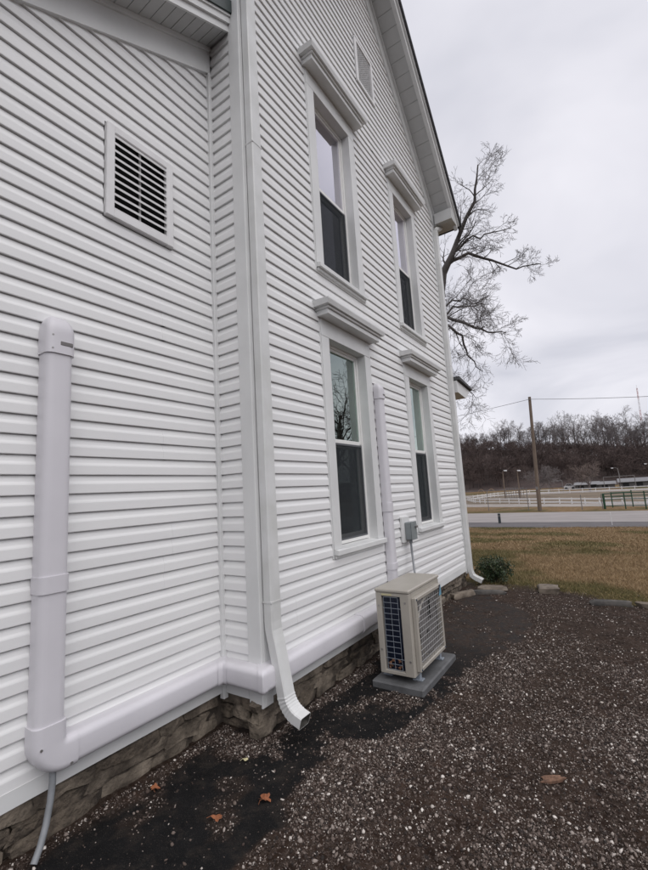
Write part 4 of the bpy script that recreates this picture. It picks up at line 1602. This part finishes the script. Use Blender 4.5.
def chains_to_arrays(chains, sides):
    """chains: list of (pts Nx3, radii N) with equal N -> verts, quads"""
    P = np.array([c[0] for c in chains])
    Rr = np.array([c[1] for c in chains])
    m, n, _ = P.shape
    D = np.empty_like(P)
    D[:, 1:-1] = P[:, 2:] - P[:, :-2]
    D[:, 0] = P[:, 1] - P[:, 0]
    D[:, -1] = P[:, -1] - P[:, -2]
    D /= np.linalg.norm(D, axis=2, keepdims=True) + 1e-9
    ref = np.where(np.abs(D[:, :1, 2:3]) > 0.85, np.array([[[1., 0, 0]]]), np.array([[[0, 0, 1.]]]))
    U = np.cross(D, np.broadcast_to(ref, D.shape))
    U /= np.linalg.norm(U, axis=2, keepdims=True) + 1e-9
    W = np.cross(D, U)
    an = 2 * np.pi * np.arange(sides) / sides
    V = P[:, :, None] + Rr[:, :, None, None] * (U[:, :, None] * np.cos(an)[None, None, :, None] + W[:, :, None] * np.sin(an)[None, None, :, None])
    V = V.reshape(-1, 3)
    base = (np.arange(m) * n * sides)[:, None, None]
    i = np.arange(n - 1)[None, :, None] * sides
    j = np.arange(sides)[None, None, :]
    k = (j + 1) % sides
    F = np.stack([base + i + j, base + i + k, base + i + sides + k, base + i + sides + j], 3).reshape(-1, 4)
    return V, F


def branch_mesh(name, chains, material, sides, origin=(0, 0, 0)):
    by = {}
    for c in chains:
        by.setdefault(len(c[0]), []).append(c)
    Vs, Fs, o = [], [], 0
    for n, cs in by.items():
        V, F = chains_to_arrays(cs, sides)
        Vs.append(V)
        Fs.append(F + o)
        o += len(V)
    return np_mesh(name, np.concatenate(Vs), np.concatenate(Fs), material, origin, smooth=True)


def grow(r, out, p, d, L, rad, lev, spec):
    """spec: per level (n points, n children, wiggle, up pull, angle range, length factor)"""
    n, nc, wig, pull, ang, lf = spec[lev]
    pts = [np.array(p, float)]
    rads = [rad]
    d = np.array(d, float)
    d /= np.linalg.norm(d)
    last = lev == len(spec) - 1
    for i in range(1, n):
        d = d + r.normal(0, wig, 3) + np.array([0, 0, pull])
        d /= np.linalg.norm(d)
        pts.append(pts[-1] + d * L / (n - 1))
        rads.append(max(rad * (1 - 0.72 * i / (n - 1)), spec_min[0]))
    out[lev].append((pts, rads))
    if last:
        return
    for c in range(nc):
        t = (c + r.uniform(0.2, 0.9)) / nc
        t = 0.28 + 0.72 * t if lev else 0.38 + 0.61 * t
        f = t * (n - 1)
        i = min(int(f), n - 2)
        q = pts[i] + (pts[i + 1] - pts[i]) * (f - i)
        dd = pts[i + 1] - pts[i]
        dd = dd / np.linalg.norm(dd)
        side = r.normal(0, 1, 3)
        side -= dd * side.dot(dd)
        side /= np.linalg.norm(side)
        a = r.uniform(*ang)
        nd = dd * math.cos(a) + side * math.sin(a)
        rr = (rads[i] + (rads[i + 1] - rads[i]) * (f - i)) * r.uniform(0.45, 0.72)
        grow(r, out, q, nd, L * r.uniform(*lf) * (1 - 0.35 * t), max(rr, spec_min[0]), lev + 1, spec)


spec_min = [0.004]


def follow(r, out, pts, r0, r1, spec, nc, L):
    """a limb along given points, then random branching from it"""
    P = [np.array(p, float) for p in pts]
    fine = []
    for i in range(len(P) - 1):
        for k in range(3):
            t = k / 3
            q = P[i] * (1 - t) + P[i + 1] * t
            if i or k:
                q = q + r.normal(0, 0.05, 3)
            fine.append(q)
    fine.append(P[-1])
    n = len(fine)
    rads = [r0 + (r1 - r0) * (i / (n - 1)) ** 0.8 for i in range(n)]
    out[0].append((fine, rads))
    for c in range(nc):
        f = (0.06 + 0.94 * (c + r.uniform(0, 1)) / nc) * (n - 1)
        i = min(int(f), n - 2)
        q = fine[i] + (fine[i + 1] - fine[i]) * (f - i)
        dd = fine[i + 1] - fine[i]
        dd = dd / np.linalg.norm(dd)
        side = r.normal(0, 1, 3)
        side -= dd * side.dot(dd)
        side /= np.linalg.norm(side)
        a = r.uniform(0.5, 1.15)
        grow(r, out, q, dd * math.cos(a) + side * math.sin(a), L * r.uniform(0.6, 1.2) * (1 - 0.3 * i / n), rads[i] * r.uniform(0.22, 0.42), 1, spec)


def tree_from(name, chains, loc, label, group, sides=(7, 4, 3), mats=('bark', 'twig')):
    root = thing(name, loc, label, 'tree', group)
    thick = [c for lv in chains[:2] for c in lv]
    thin = [c for lv in chains[2:] for c in lv]
    np_obj('trunk', branch_mesh('trunk', thick, mats[0], sides[0], loc), root)
    np_obj('crown', branch_mesh('crown', thin, mats[1], sides[2], loc), root)
    return root


# big bare tree behind the house
r = np.random.default_rng(4)
SP = [None, (6, 5, 0.17, 0.03, (0.35, 0.9), (0.5, 0.85)), (5, 4, 0.20, 0.02, (0.35, 0.9), (0.55, 0.9)), (4, 3, 0.22, 0.01, (0.35, 0.9), (0.55, 0.95)), (4, 0, 0.24, 0.0, (0.4, 1.0), (0.5, 0.9))]
spec_min[0] = 0.0055
out = [[], [], [], [], []]
LIMBS = {
    'T': ([(-5.3, 22.4, -0.7), (-5.1, 22.3, 4), (-4.75, 22.1, 9), (-4.24, 22.0, 11.96), (-3.95, 22.0, 13.15)], 0.46, 0.21, 0),
    'A': ([(-3.95, 22.0, 13.15), (-3.11, 22.0, 14.49), (-1.92, 21.6, 16.23), (-1.42, 21.3, 17.89)], 0.205, 0.03, 16),
    'B': ([(-3.37, 22.0, 14.1), (-2.36, 21.5, 14.23), (-1.49, 21.2, 13.94), (-0.21, 20.6, 13.53)], 0.085, 0.015, 6),
    'C': ([(-3.69, 22.0, 13.56), (-2.73, 22.6, 14.13), (-1.69, 23.0, 13.5), (-0.53, 23.4, 12.92), (0.6, 23.6, 12.75)], 0.115, 0.02, 13),
    'D': ([(-4.6, 22.05, 9.9), (-3.83, 21.5, 10.4), (-2.61, 21.0, 9.59), (-1.76, 20.6, 8.81), (-0.93, 20.4, 8.52)], 0.125, 0.02, 14),
    'E': ([(-4.68, 22.05, 9.5), (-4.03, 22.4, 10.3), (-3.54, 22.8, 9.67), (-3.33, 23.0, 8.55), (-2.73, 23.2, 7.66)], 0.115, 0.02, 12),
    'F': ([(-4.6, 22.0, 10.6), (-3.78, 22.5, 11.4), (-2.97, 23.0, 11.34), (-2.2, 23.4, 11.3)], 0.08, 0.015, 13),
    'G': ([(-4.45, 22.0, 11.2), (-3.54, 21.2, 11.1), (-2.72, 20.7, 10.8), (-2.0, 20.3, 10.25)], 0.07, 0.015, 11),
    'H': ([(-4.6, 22.0, 10.2), (-6.2, 22.6, 12.2), (-7.6, 22.9, 13.8), (-8.4, 23.2, 16.0)], 0.17, 0.03, 8),
    'I': ([(-4.9, 22.2, 7.2), (-6.4, 21.6, 8.3), (-8.0, 21.2, 8.4), (-9.6, 21.0, 8.9)], 0.13, 0.02, 7),
    'J': ([(-4.85, 22.2, 7.8), (-4.2, 22.5, 7.5), (-3.6, 22.9, 6.9), (-3.2, 23.2, 6.2)], 0.06, 0.012, 7)}
for k_, (pts, r0, r1, nc) in LIMBS.items():
    follow(r, out, pts, r0, r1, SP, nc, 1.75 if k_ not in 'BC' else 1.15)
tree_from('bare_tree', out, (-5.3, 22.4, -0.7), 'large bare tree with crooked limbs rising behind the far corner of the house', None)

# prototypes for the wood on the ridge
SPF = [(7, 10, 0.05, 0.06, (0.3, 0.75), (0.32, 0.55)), (5, 7, 0.14, 0.05, (0.4, 0.9), (0.42, 0.6)), (4, 6, 0.2, 0.02, (0.4, 1.0), (0.5, 0.75)), (3, 0, 0.25, 0.0, (0.4, 1), (0.5, 0.9))]
protos = []
for s in range(6):
    rp = np.random.default_rng(100 + s)
    spec_min[0] = 0.016
    out = [[], [], [], []]
    grow(rp, out, (0, 0, -0.6), (rp.normal(0, 0.04), rp.normal(0, 0.04), 1), 11.0, 0.20, 0, SPF)
    if s % 2 == 0:
        grow(rp, out, (0, 0, 3.0), (rp.normal(0, 0.25), rp.normal(0, 0.25), 1), 7.0, 0.17, 0, SPF)
    zs = max(float(q[2]) for lv in out for c in lv for q in c[0])
    tk = branch_mesh('trunk', [c for lv in out[:2] for c in lv], 'hazed_bark', 4)
    cr = branch_mesh('crown', [c for lv in out[2:] for c in lv], 'hazed_twig', 3)
    protos.append((tk, cr, zs))

TOPX = [-80, -60, -57, -50, -46, -41.5, -36, -30, -24, -17, -12, -7, -2, 3, 8, 12, 16, 22, 40]
TOPZ = [34, 31, 31.5, 32, 31, 37, 33, 31.5, 33, 35.5, 34.5, 30.5, 33, 34, 33.5, 30, 31, 31, 31]
rr2 = random.Random(21)
spots = []
xx = -72.0
while xx < 30:
    spots.append((xx, rr2.uniform(222, 238), rr2.uniform(0.72, 1.0)))
    xx += rr2.uniform(0.9, 2.3)
xx = -74.0
while xx < 32:
    spots.append((xx, rr2.uniform(240, 256), 0.97))
    xx += rr2.uniform(2.2, 4.6)
xx = -14.0
while xx < 26:
    spots.append((xx, rr2.uniform(203, 221), rr2.uniform(0.5, 0.85)))
    xx += rr2.uniform(1.6, 3.6)
for i, (x, y, kf) in enumerate(spots):
    tk, cr, zs = protos[rr2.randrange(6)]
    zb2 = float(hill_z(np.array([x]), np.array([y]))[0])
    top = np.interp(x * 230 / y, TOPX, TOPZ) * y / 230 * rr2.uniform(0.88, 1.02)
    h = max(9.0, (top - zb2) * kf)
    sc = h / zs
    root = thing('ridge_tree', (x, y, zb2 - 0.3), 'bare grey tree in the row along the wooded ridge', 'tree', 'bare trees along the ridge')
    root.rotation_euler = (0, 0, rr2.uniform(0, 6.28))
    root.scale = (sc * rr2.uniform(0.85, 1.15),) * 2 + (sc,)
    np_obj('trunk', tk, root)
    np_obj('crown', cr, root)

# the brown mass of brush and small trees that covers the slope
SPB = [(5, 10, 0.10, 0.03, (0.4, 1.0), (0.45, 0.7)), (4, 5, 0.2, 0.02, (0.4, 1.1), (0.5, 0.8)), (3, 0, 0.25, 0.0, (0.4, 1), (0.5, 0.9))]
bp = []
for s in range(5):
    rp = np.random.default_rng(200 + s)
    spec_min[0] = 0.03
    out = [[], [], []]
    for q in range(2):
        grow(rp, out, (rp.normal(0, 0.5), rp.normal(0, 0.5), -0.4), (rp.normal(0, 0.15), rp.normal(0, 0.15), 1), 6.0, 0.11, 0, SPB)
    V, F, o = [], [], 0
    by = {}
    for lv in out:
        for c in lv:
            by.setdefault(len(c[0]), []).append(c)
    for n, cs in by.items():
        v_, f_ = chains_to_arrays(cs, 3)
        V.append(v_)
        F.append(f_ + o)
        o += len(v_)
    bp.append((np.concatenate(V), np.concatenate(F)))
Vs, Fs, o = [], [], 0
rb = np.random.default_rng(9)
nb = 620
bx, by_ = rb.uniform(-85, 42, nb), 160 + 72 * rb.uniform(0, 1, nb) ** 0.8
bz = hill_z(bx, by_)
for i in range(nb):
    v_, f_ = bp[i % 5]
    a, s = rb.uniform(0, 6.28), rb.uniform(0.7, 1.3) * float(np.interp(by_[i], [160, 205, 232], [1.15, 1.0, 0.5]))
    c_, s_ = math.cos(a), math.sin(a)
    Vs.append(np.stack([bx[i] + s * (v_[:, 0] * c_ - v_[:, 1] * s_) * 1.3, by_[i] + s * (v_[:, 0] * s_ + v_[:, 1] * c_) * 1.3, bz[i] - 0.2 + s * v_[:, 2]], 1))
    Fs.append(f_ + o)
    o += len(v_)
tag(np_obj('hillside_wood', np_mesh('hillside_wood', np.concatenate(Vs), np.concatenate(Fs), 'brush')), 'dark brown leafless brushwood covering the slope below the ridge', 'wood', kind='stuff')

# lone round-crowned tree in the field
rp = np.random.default_rng(301)
spec_min[0] = 0.022
out = [[], [], [], []]
SPR = [(4, 12, 0.06, 0.05, (0.5, 1.25), (1.1, 1.7)), (5, 8, 0.14, 0.02, (0.4, 1.0), (0.45, 0.65)), (4, 7, 0.2, 0.0, (0.4, 1.0), (0.5, 0.8)), (3, 0, 0.25, 0.0, (0.4, 1), (0.5, 0.9))]
grow(rp, out, (-1.6, 95, -0.85), (0, 0, 1), 2.6, 0.22, 0, SPR)
tree_from('round_tree', out, (-1.6, 95, -0.85), 'low round-crowned bare tree standing alone before the hill', None, sides=(5, 3, 3), mats=('hazed_bark', 'round_twig'))
# small bare tree beside the lamps
rp = np.random.default_rng(305)
out = [[], [], [], []]
grow(rp, out, (-7.6, 75, -0.85), (0, 0, 1), 2.6, 0.10, 0, SPR)
tree_from('small_tree', out, (-7.6, 75, -0.85), 'small bare tree beside the twin lamp posts left of the utility pole', None, sides=(5, 3, 3), mats=('hazed_bark', 'hazed_twig'))

# bare trees to the right of the lot, out of the picture but mirrored in the window panes
for i, (x, y, s) in enumerate([(15.0, 13.0, 1.0), (19.0, 21.0, 1.15), (13.0, 24.0, 0.9), (24.0, 31.0, 1.2), (22, 14, 1.1), (16, 33, 1.0)]):
    rp = np.random.default_rng(400 + i)
    spec_min[0] = 0.012
    out = [[], [], [], []]
    grow(rp, out, (x, y, -0.8), (rp.normal(0, 0.05), rp.normal(0, 0.05), 1), 8.5 * s, 0.25, 0, [(7, 10, 0.07, 0.05, (0.4, 0.95), (0.45, 0.7)), (5, 7, 0.15, 0.02, (0.4, 1.0), (0.45, 0.65)), (4, 5, 0.2, 0.0, (0.4, 1.0), (0.5, 0.8)), (3, 0, 0.25, 0.0, (0.4, 1), (0.5, 0.9))])
    tree_from('yard_tree', out, (x, y, -0.8), 'bare yard tree right of the lot seen only as a reflection in the window panes', 'yard trees mirrored in the panes', sides=(6, 4, 3))

# shrub at the far corner
sh = thing('shrub', (0.36, 8.02, 0), 'small dark green evergreen shrub at the far corner of the house', 'shrub')
rq = np.random.default_rng(33)
n = 4200
u = rq.normal(0, 1, (n, 3))
u /= np.linalg.norm(u, axis=1, keepdims=True)
rad = rq.uniform(0.25, 1, n) ** 0.5 * (0.8 + 0.3 * np.sin(5 * np.arctan2(u[:, 1], u[:, 0]) + 3 * u[:, 2]))
C = np.stack([0.36 + u[:, 0] * rad * 0.33, 8.02 + u[:, 1] * rad * 0.26, 0.22 + u[:, 2] * rad * 0.24], 1)
C = C[C[:, 2] > 0.015]
n = len(C)
ax = rq.normal(0, 1, (n, 3)) + np.array([0, 0, 0.7])
ax /= np.linalg.norm(ax, axis=1, keepdims=True)
bx_ = np.cross(ax, rq.normal(0, 1, (n, 3)))
bx_ /= np.linalg.norm(bx_, axis=1, keepdims=True)
ln, wd = rq.uniform(0.020, 0.042, (n, 1)), rq.uniform(0.007, 0.012, (n, 1))
V = np.stack([C - ax * ln * 0.2, C + bx_ * wd + ax * ln * 0.4, C + ax * ln, C - bx_ * wd + ax * ln * 0.4], 1).reshape(-1, 3)
np_obj('foliage', np_mesh('foliage', V, np.arange(4 * n).reshape(-1, 4), 'shrub_leaf', (0.36, 8.02, 0)), sh)
sm = MB()
for i in range(14):
    a = rq.uniform(0, 6.28)
    q = rq.uniform(0.1, 0.26)
    sm.tube([(0.36, 8.02, -0.03), (0.36 + q * 0.4 * math.cos(a), 8.02 + q * 0.4 * math.sin(a), 0.16), (0.36 + q * math.cos(a), 8.02 + q * math.sin(a), rq.uniform(0.28, 0.44))], [0.007, 0.005, 0.002], 5)
sm.build('stem', 'shrub_stem', sh)

# ------------------------------------------------------------------ background: pole, wires, fences, gate, lamps
up_ = thing('utility_pole', (-3.17, 40.4, LOW), 'tall leaning wooden utility pole beyond the road', 'pole')
m = MB()
m.tube([(-3.17, 40.4, LOW - 0.3), (-3.12, 40.4, 1.2), (-2.98, 40.4, 5.5), (-2.86, 40.4, 9.0)], [0.165, 0.155, 0.13, 0.115], 12)
m.build('shaft', 'pole_wood', up_, smooth=40)
MB().cbox(-2.93, -2.79, 40.24, 40.30, 8.72, 8.82, 0.01).build('insulator_bracket', 'galv', up_)
MB().cbox(-3.26, -3.06, 40.215, 40.24, 1.0, 1.25, 0.004).build('tag_plate', 'galv', up_)


def wire(a, b, sag, label):
    pts = []
    for i in range(25):
        t = i / 24
        pts.append((a[0] + (b[0] - a[0]) * t, a[1] + (b[1] - a[1]) * t, a[2] + (b[2] - a[2]) * t - sag * 4 * t * (1 - t)))
    w = MB()
    w.tube(pts, 0.017, 4, cap=False)
    tag(w.build('power_line', 'wire', origin=a), label, 'wire')


wire((-2.86, 40.27, 8.78), (-48.0, 47.0, 9.2), 0.9, 'thin power line running left from the utility pole over the house')
wire((-2.86, 40.27, 8.78), (52.0, 34.0, 8.5), 2.6, 'thin power line running right from the utility pole across the sky')


def rail_fence(name, pts, step, hgt, rails, label, group=None, pw=0.10):
    """white post-and-rail fence along a plan polyline"""
    root = thing(name, (pts[0][0], pts[0][1], LOW), label, 'fence', group)
    P = [Vector((p[0], p[1], 0)) for p in pts]
    post = None
    for i in range(len(P) - 1):
        d = P[i + 1] - P[i]
        L = d.length
        n = max(1, round(L / step))
        for k in range(n + (1 if i == len(P) - 2 else 0)):
            q = P[i] + d * k / n
            if post is None:
                m = MB().cbox(P[0].x - pw / 2, P[0].x + pw / 2, P[0].y - pw / 2, P[0].y + pw / 2, LOW - 0.2, LOW + hgt, 0.01)
                post = m.build('post', 'white_rail', root)
            else:
                c = post.copy()
                COL.objects.link(c)
                c.location = (q.x - P[0].x, q.y - P[0].y, 0)
        t = Vector((-d.y, d.x, 0)).normalized() * 0.022
        for z_ in rails:
            m = MB()
            o_ = t * 3.4 if (t * 3.4).dot(Vector(CAM) - P[i]) > 0 else -t * 3.4
            A_, B_ = P[i] + o_, P[i + 1] + o_
            vs = []
            for e in (A_, B_):
                for sg in (t, -t):
                    for zz in (LOW + z_, LOW + z_ + 0.13):
                        vs.append((e.x + sg.x, e.y + sg.y, zz))
            m.add(vs, [(0, 1, 3, 2), (4, 6, 7, 5), (0, 4, 5, 1), (2, 3, 7, 6), (1, 5, 7, 3), (0, 2, 6, 4)])
            m.build('rail', 'white_rail', root)
    return root


rail_fence('rail_fence', [(-40, 118), (-26, 84), (-17.5, 70.5), (-14.1, 61.8), (-12.1, 59.0), (-9.9, 57.4), (-5.86, 53.4), (-2.66, 51.2), (0.98, 47.0), (4.4, 44.8), (9, 42)], 2.05, 0.66, (0.16, 0.50),
           'near white two-rail fence curving along the track beyond the road')
rail_fence('rail_fence', [(-17.6, 74), (-16.6, 88.0), (-12.2, 96.2), (-4.6, 90.6), (1.5, 89.0), (6.8, 86.8), (14, 84)], 2.2, 0.8, (0.2, 0.6),
           'far white rail fence along the infield in front of the grey sheds')

gt = thing('metal_gate', (1.44, 40.6, LOW), 'green tubular metal pipe gate and panels across the road at the right', 'gate')
MB().cbox(1.37, 1.53, 40.82, 40.98, LOW - 0.1, LOW + 1.22, 0.01).build('gate_post', 'green_paint', gt)
for (x, y, z0, z1) in ((2.80, 40.24, -0.05, 1.3), (4.03, 39.65, -0.05, 1.32), (5.3, 39.1, -0.05, 1.32), (1.97, 42.6, -0.05, 1.25), (3.35, 43.0, -0.05, 1.35)):
    MB().tube([(x, y, LOW + z0), (x, y, LOW + z1)], 0.042, 8).build('gate_post', 'green_paint', gt, smooth=40)
for h_ in (0.28, 0.78, 1.02, 1.24):
    m = MB()
    m.tube([(1.44, 40.9, LOW + h_ - 0.05), (2.80, 40.24, LOW + h_), (4.03, 39.65, LOW + h_), (5.3, 39.1, LOW + h_)], 0.027 if h_ < 1.2 else 0.034, 6)
    m.build('rail', 'green_paint', gt, smooth=40)
for h_ in (0.85, 1.2):
    MB().tube([(1.97, 42.6, LOW + h_), (3.35, 43.0, LOW + h_)], 0.027, 6).build('rail', 'green_paint', gt, smooth=40)

cl = thing('chain_link_fence', (-7.76, 42.3, LOW), 'thin grey chain-link fence on steel posts behind the utility pole', 'fence')
CP = [(-11.6, 43.6), (-7.76, 42.33), (-4.16, 41.3), (-0.11, 40.9), (1.3, 41.2)]
for (x, y) in CP:
    MB().tube([(x, y, LOW - 0.1), (x, y, LOW + (1.95 if x < -2 else 1.2))], 0.032, 8).build('post', 'galv', cl, smooth=40)
MB().tube([(x, y, LOW + 1.9) for x, y in CP[:3]], 0.02, 6).build('top_rail', 'galv', cl, smooth=40)
m = MB()
for i in range(2):
    (xa, ya), (xb, yb2) = CP[i], CP[i + 1]
    for k in range(46):
        for sgn in (0, 1):
            t0 = k / 40 if sgn == 0 else k / 40
            t1 = t0 + (0.45 if sgn == 0 else -0.45)
            lo_, hi_2 = 0.05, 1.88

            def pt(t, h_):
                return (xa + (xb - xa) * t, ya + (yb2 - ya) * t, LOW + h_)
            tt0, tt1, h0, h1 = t0, t1, lo_, hi_2
            if tt1 > 1:
                h1 = lo_ + (hi_2 - lo_) * (1 - tt0) / (tt1 - tt0)
                tt1 = 1
            if tt1 < 0:
                h1 = lo_ + (hi_2 - lo_) * (tt0 - 0) / (tt0 - tt1)
                tt1 = 0
            if tt0 > 1:
                continue
            a_, b_ = pt(tt0, h0), pt(tt1, h1)
            if abs(h1 - h0) < 0.05:
                continue
            m.tube([a_, b_], 0.0022, 3, cap=False)
m.build('wire_netting', 'galv', cl, kind='stuff')


def lamp(x, y, h, arm, label, group):
    root = thing('lamp_post', (x, y, LOW), label, 'lamp post', group)
    MB().tube([(x, y, LOW - 0.1), (x, y, LOW + h * 0.7), (x - 0.1 * arm, y, LOW + h)], [0.11, 0.085, 0.06], 8).build('post', 'pole_wood' if arm < 0.9 else 'galv', root, smooth=40)
    MB().tube([(x - 0.1 * arm, y, LOW + h - 0.1), (x - 0.5 * arm, y - 0.1, LOW + h + 0.12), (x - 0.75 * arm, y - 0.15, LOW + h + 0.08)], 0.04, 6).build('arm', 'galv', root, smooth=40)
    pts, fs = rock_mesh(5, 0.20, 0.16, 0.10, (7, 6))
    MB().add([(x - 0.9 * arm + p[0], y - 0.18 + p[1], LOW + h + 0.02 + p[2]) for p in pts], fs).build('lamp_head', 'lamp_head', root, smooth=40)
    return root


lamp(-11.7, 70.0, 4.35, -0.5, 'left one of the two floodlight posts left of the utility pole', 'field lamp posts')
lamp(-9.2, 67.5, 4.15, -0.3, 'right one of the two floodlight posts left of the utility pole', 'field lamp posts')
lamp(3.4, 112, 4.3, 1.2, 'curved-arm lamp post right of the round tree', 'field lamp posts')
lamp(9.3, 112, 4.7, 1.2, 'lamp post at the right border of the photo', 'field lamp posts')

# small enclosure of grey panels by the lamps
en = thing('pipe_enclosure', (-10.4, 70, LOW), 'grey pipe-panel enclosure between the two floodlight posts', 'fence')
for i in range(8):
    x = -11.3 + i * 0.34
    MB().tube([(x, 69.0, LOW - 0.1), (x, 69.0, LOW + 1.75)], 0.035, 6).build('upright', 'galv', en, smooth=40)
for h_ in (0.3, 0.9, 1.7):
    MB().tube([(-11.35, 69.0, LOW + h_), (-8.85, 69.0, LOW + h_)], 0.03, 6).build('rail', 'galv', en, smooth=40)


def shed(x, y, w, d, h, label):
    root = thing('shed', (x, y, LOW), label, 'shed', 'low grey sheds behind the field')
    MB().box(x - w / 2, x + w / 2, y, y + d, LOW - 0.05, LOW + h * 0.62).build('wall', 'shed_wall', root)
    MB().prism([(y - 0.4, LOW + h * 0.60), (y + d + 0.4, LOW + h * 0.60), (y + d / 2, LOW + h)], 'x', x - w / 2 - 0.3, x + w / 2 + 0.3).build('roof', 'grey_roof', root)
    for k in range(max(2, int(w / 2.4))):
        xx_ = x - w / 2 + 0.6 + k * 2.4
        if xx_ + 1.1 < x + w / 2:
            MB().box(xx_, xx_ + 1.1, y - 0.03, y - 0.002, LOW, LOW + h * 0.5).build('door', 'dark', root)
    return root


shed(-3.0, 116, 4.6, 3.5, 1.7, 'low grey shed left of the round tree trunk')
shed(0.9, 112, 3.0, 3.5, 1.6, 'short grey shed right of the round tree trunk')
shed(7.3, 112, 8.2, 4.5, 2.0, 'longest low grey shed at the right behind the field')


def car(x, y, label):
    root = thing('parked_car', (x, y, LOW), label, 'car')
    prof = [(-2.1, 0.35), (2.1, 0.35), (2.15, 0.75), (1.25, 0.92), (0.75, 1.42), (-0.9, 1.45), (-1.6, 0.98), (-2.12, 0.9)]
    MB().prism([(x + p[0] * 0.55, LOW + p[1]) for p in prof], 'y', y - 0.8, y + 0.8).build('body', 'car_paint', root)
    MB().prism([(x + p[0] * 0.55, LOW + p[1]) for p in ((1.12, 0.96), (0.7, 1.36), (-0.85, 1.38), (-1.4, 1.0))], 'y', y - 0.81, y + 0.81).build('side_window', 'car_glass', root)
    for sx in (-1.3, 1.3):
        for sy in (-0.72, 0.72):
            MB().tube([(x + sx * 0.55, y + sy - 0.1, LOW + 0.32), (x + sx * 0.55, y + sy + 0.1, LOW + 0.32)], 0.32, 12).build('wheel', 'tyre', root, smooth=40)
    return root


car(-6.6, 118, 'pale grey car parked left of the grey sheds')


def goal(x, y, w, h, label):
    root = thing('goal_frame', (x, y, LOW), label, 'goal', 'goal frames on the field')
    for sx in (-w / 2, w / 2):
        MB().tube([(x + sx, y, LOW - 0.05), (x + sx, y, LOW + h)], 0.06, 6).build('post', 'galv', root, smooth=40)
    MB().tube([(x - w / 2, y, LOW + h), (x + w / 2, y, LOW + h)], 0.055, 6).build('crossbar', 'galv', root, smooth=40)


goal(3.2, 105, 5.2, 2.5, 'wide goal frame in front of the longest shed')
goal(-8.2, 105, 2.6, 2.3, 'narrow goal frame left of the round tree')

for i, (x, lab) in enumerate([(-27.2, 'left one of the two ochre arched frames far behind the fence'), (-24.6, 'right one of the two ochre arched frames far behind the fence')]):
    a = thing('play_frame', (x, 118, LOW), lab, 'play frame', 'ochre play frames')
    for sx in (-1, 1):
        MB().tube([(x + sx * 0.95, 118, LOW - 0.05), (x + sx * 0.6, 118, LOW + 0.9), (x + sx * 0.05, 118, LOW + 1.25)], 0.06, 6).build('leg', 'ochre', a, smooth=40)

mk = thing('road_marker', (-4.0, 29.0, LOW), 'dark flexible marker post at the near edge of the road', 'marker post')
MB().cbox(-4.09, -3.93, 28.98, 29.03, LOW - 0.02, LOW + 0.62, 0.015).build('post', 'dark_post', mk)
MB().box(-4.075, -3.945, 28.972, 28.979, LOW + 0.42, LOW + 0.52).build('reflector', 'galv', mk)
sk = MB().cbox(1.93, 1.958, 27.27, 27.30, LOW - 0.02, LOW + 0.62, 0.008)
sk.add([(1.93, 27.265, LOW + 0.62), (1.958, 27.265, LOW + 0.62), (1.944, 27.285, LOW + 0.68)], [(0, 1, 2)])
tag(sk.build('survey_stake', 'white_rail', origin=(1.94, 27.29, LOW)), 'thin white stake standing on the road shoulder at the right', 'stake')

# radio mast behind the ridge
ms = thing('radio_mast', (20.9, 330, 0), 'thin red and white lattice radio mast rising behind the wooded ridge', 'mast')
zlev = [float(hill_z(np.array([20.9]), np.array([330]))[0]) - 1 + 0.0 + k * 6.9 for k in range(10)]
zlev = [z_ for z_ in zlev if z_ < 56] + [56]


def mx(z_, s0):
    f = (z_ - zlev[0]) / (56 - zlev[0])
    return 20.6 + 1.0 * f, s0 * (0.75 - 0.45 * f)


for i in range(len(zlev) - 1):
    m = MB()
    za, zb2 = zlev[i], zlev[i + 1]
    ca_, cb_ = mx(za, 1), mx(zb2, 1)
    for (sx, sy) in ((1, 0), (-0.5, 0.87), (-0.5, -0.87)):
        m.tube([(ca_[0] + sx * ca_[1], 330 + sy * ca_[1], za), (cb_[0] + sx * cb_[1], 330 + sy * cb_[1], zb2)], 0.09, 5)
    for k in range(5):
        t0, t1 = k / 5, (k + 1) / 5
        sg = 1 if k % 2 else -1
        p0 = (ca_[0] + (cb_[0] - ca_[0]) * t0 + sg * ca_[1] * 0.6, 330 - 0.4, za + (zb2 - za) * t0)
        p1 = (ca_[0] + (cb_[0] - ca_[0]) * t1 - sg * ca_[1] * 0.6, 330 - 0.4, za + (zb2 - za) * t1)
        m.tube([p0, p1], 0.06, 4)
    m.build('lattice_section', 'red' if i % 2 else 'mast_white', ms)
MB().tube([(21.6, 330, 55.8), (21.62, 330, 58.0)], 0.06, 5).build('antenna', 'mast_white', ms)
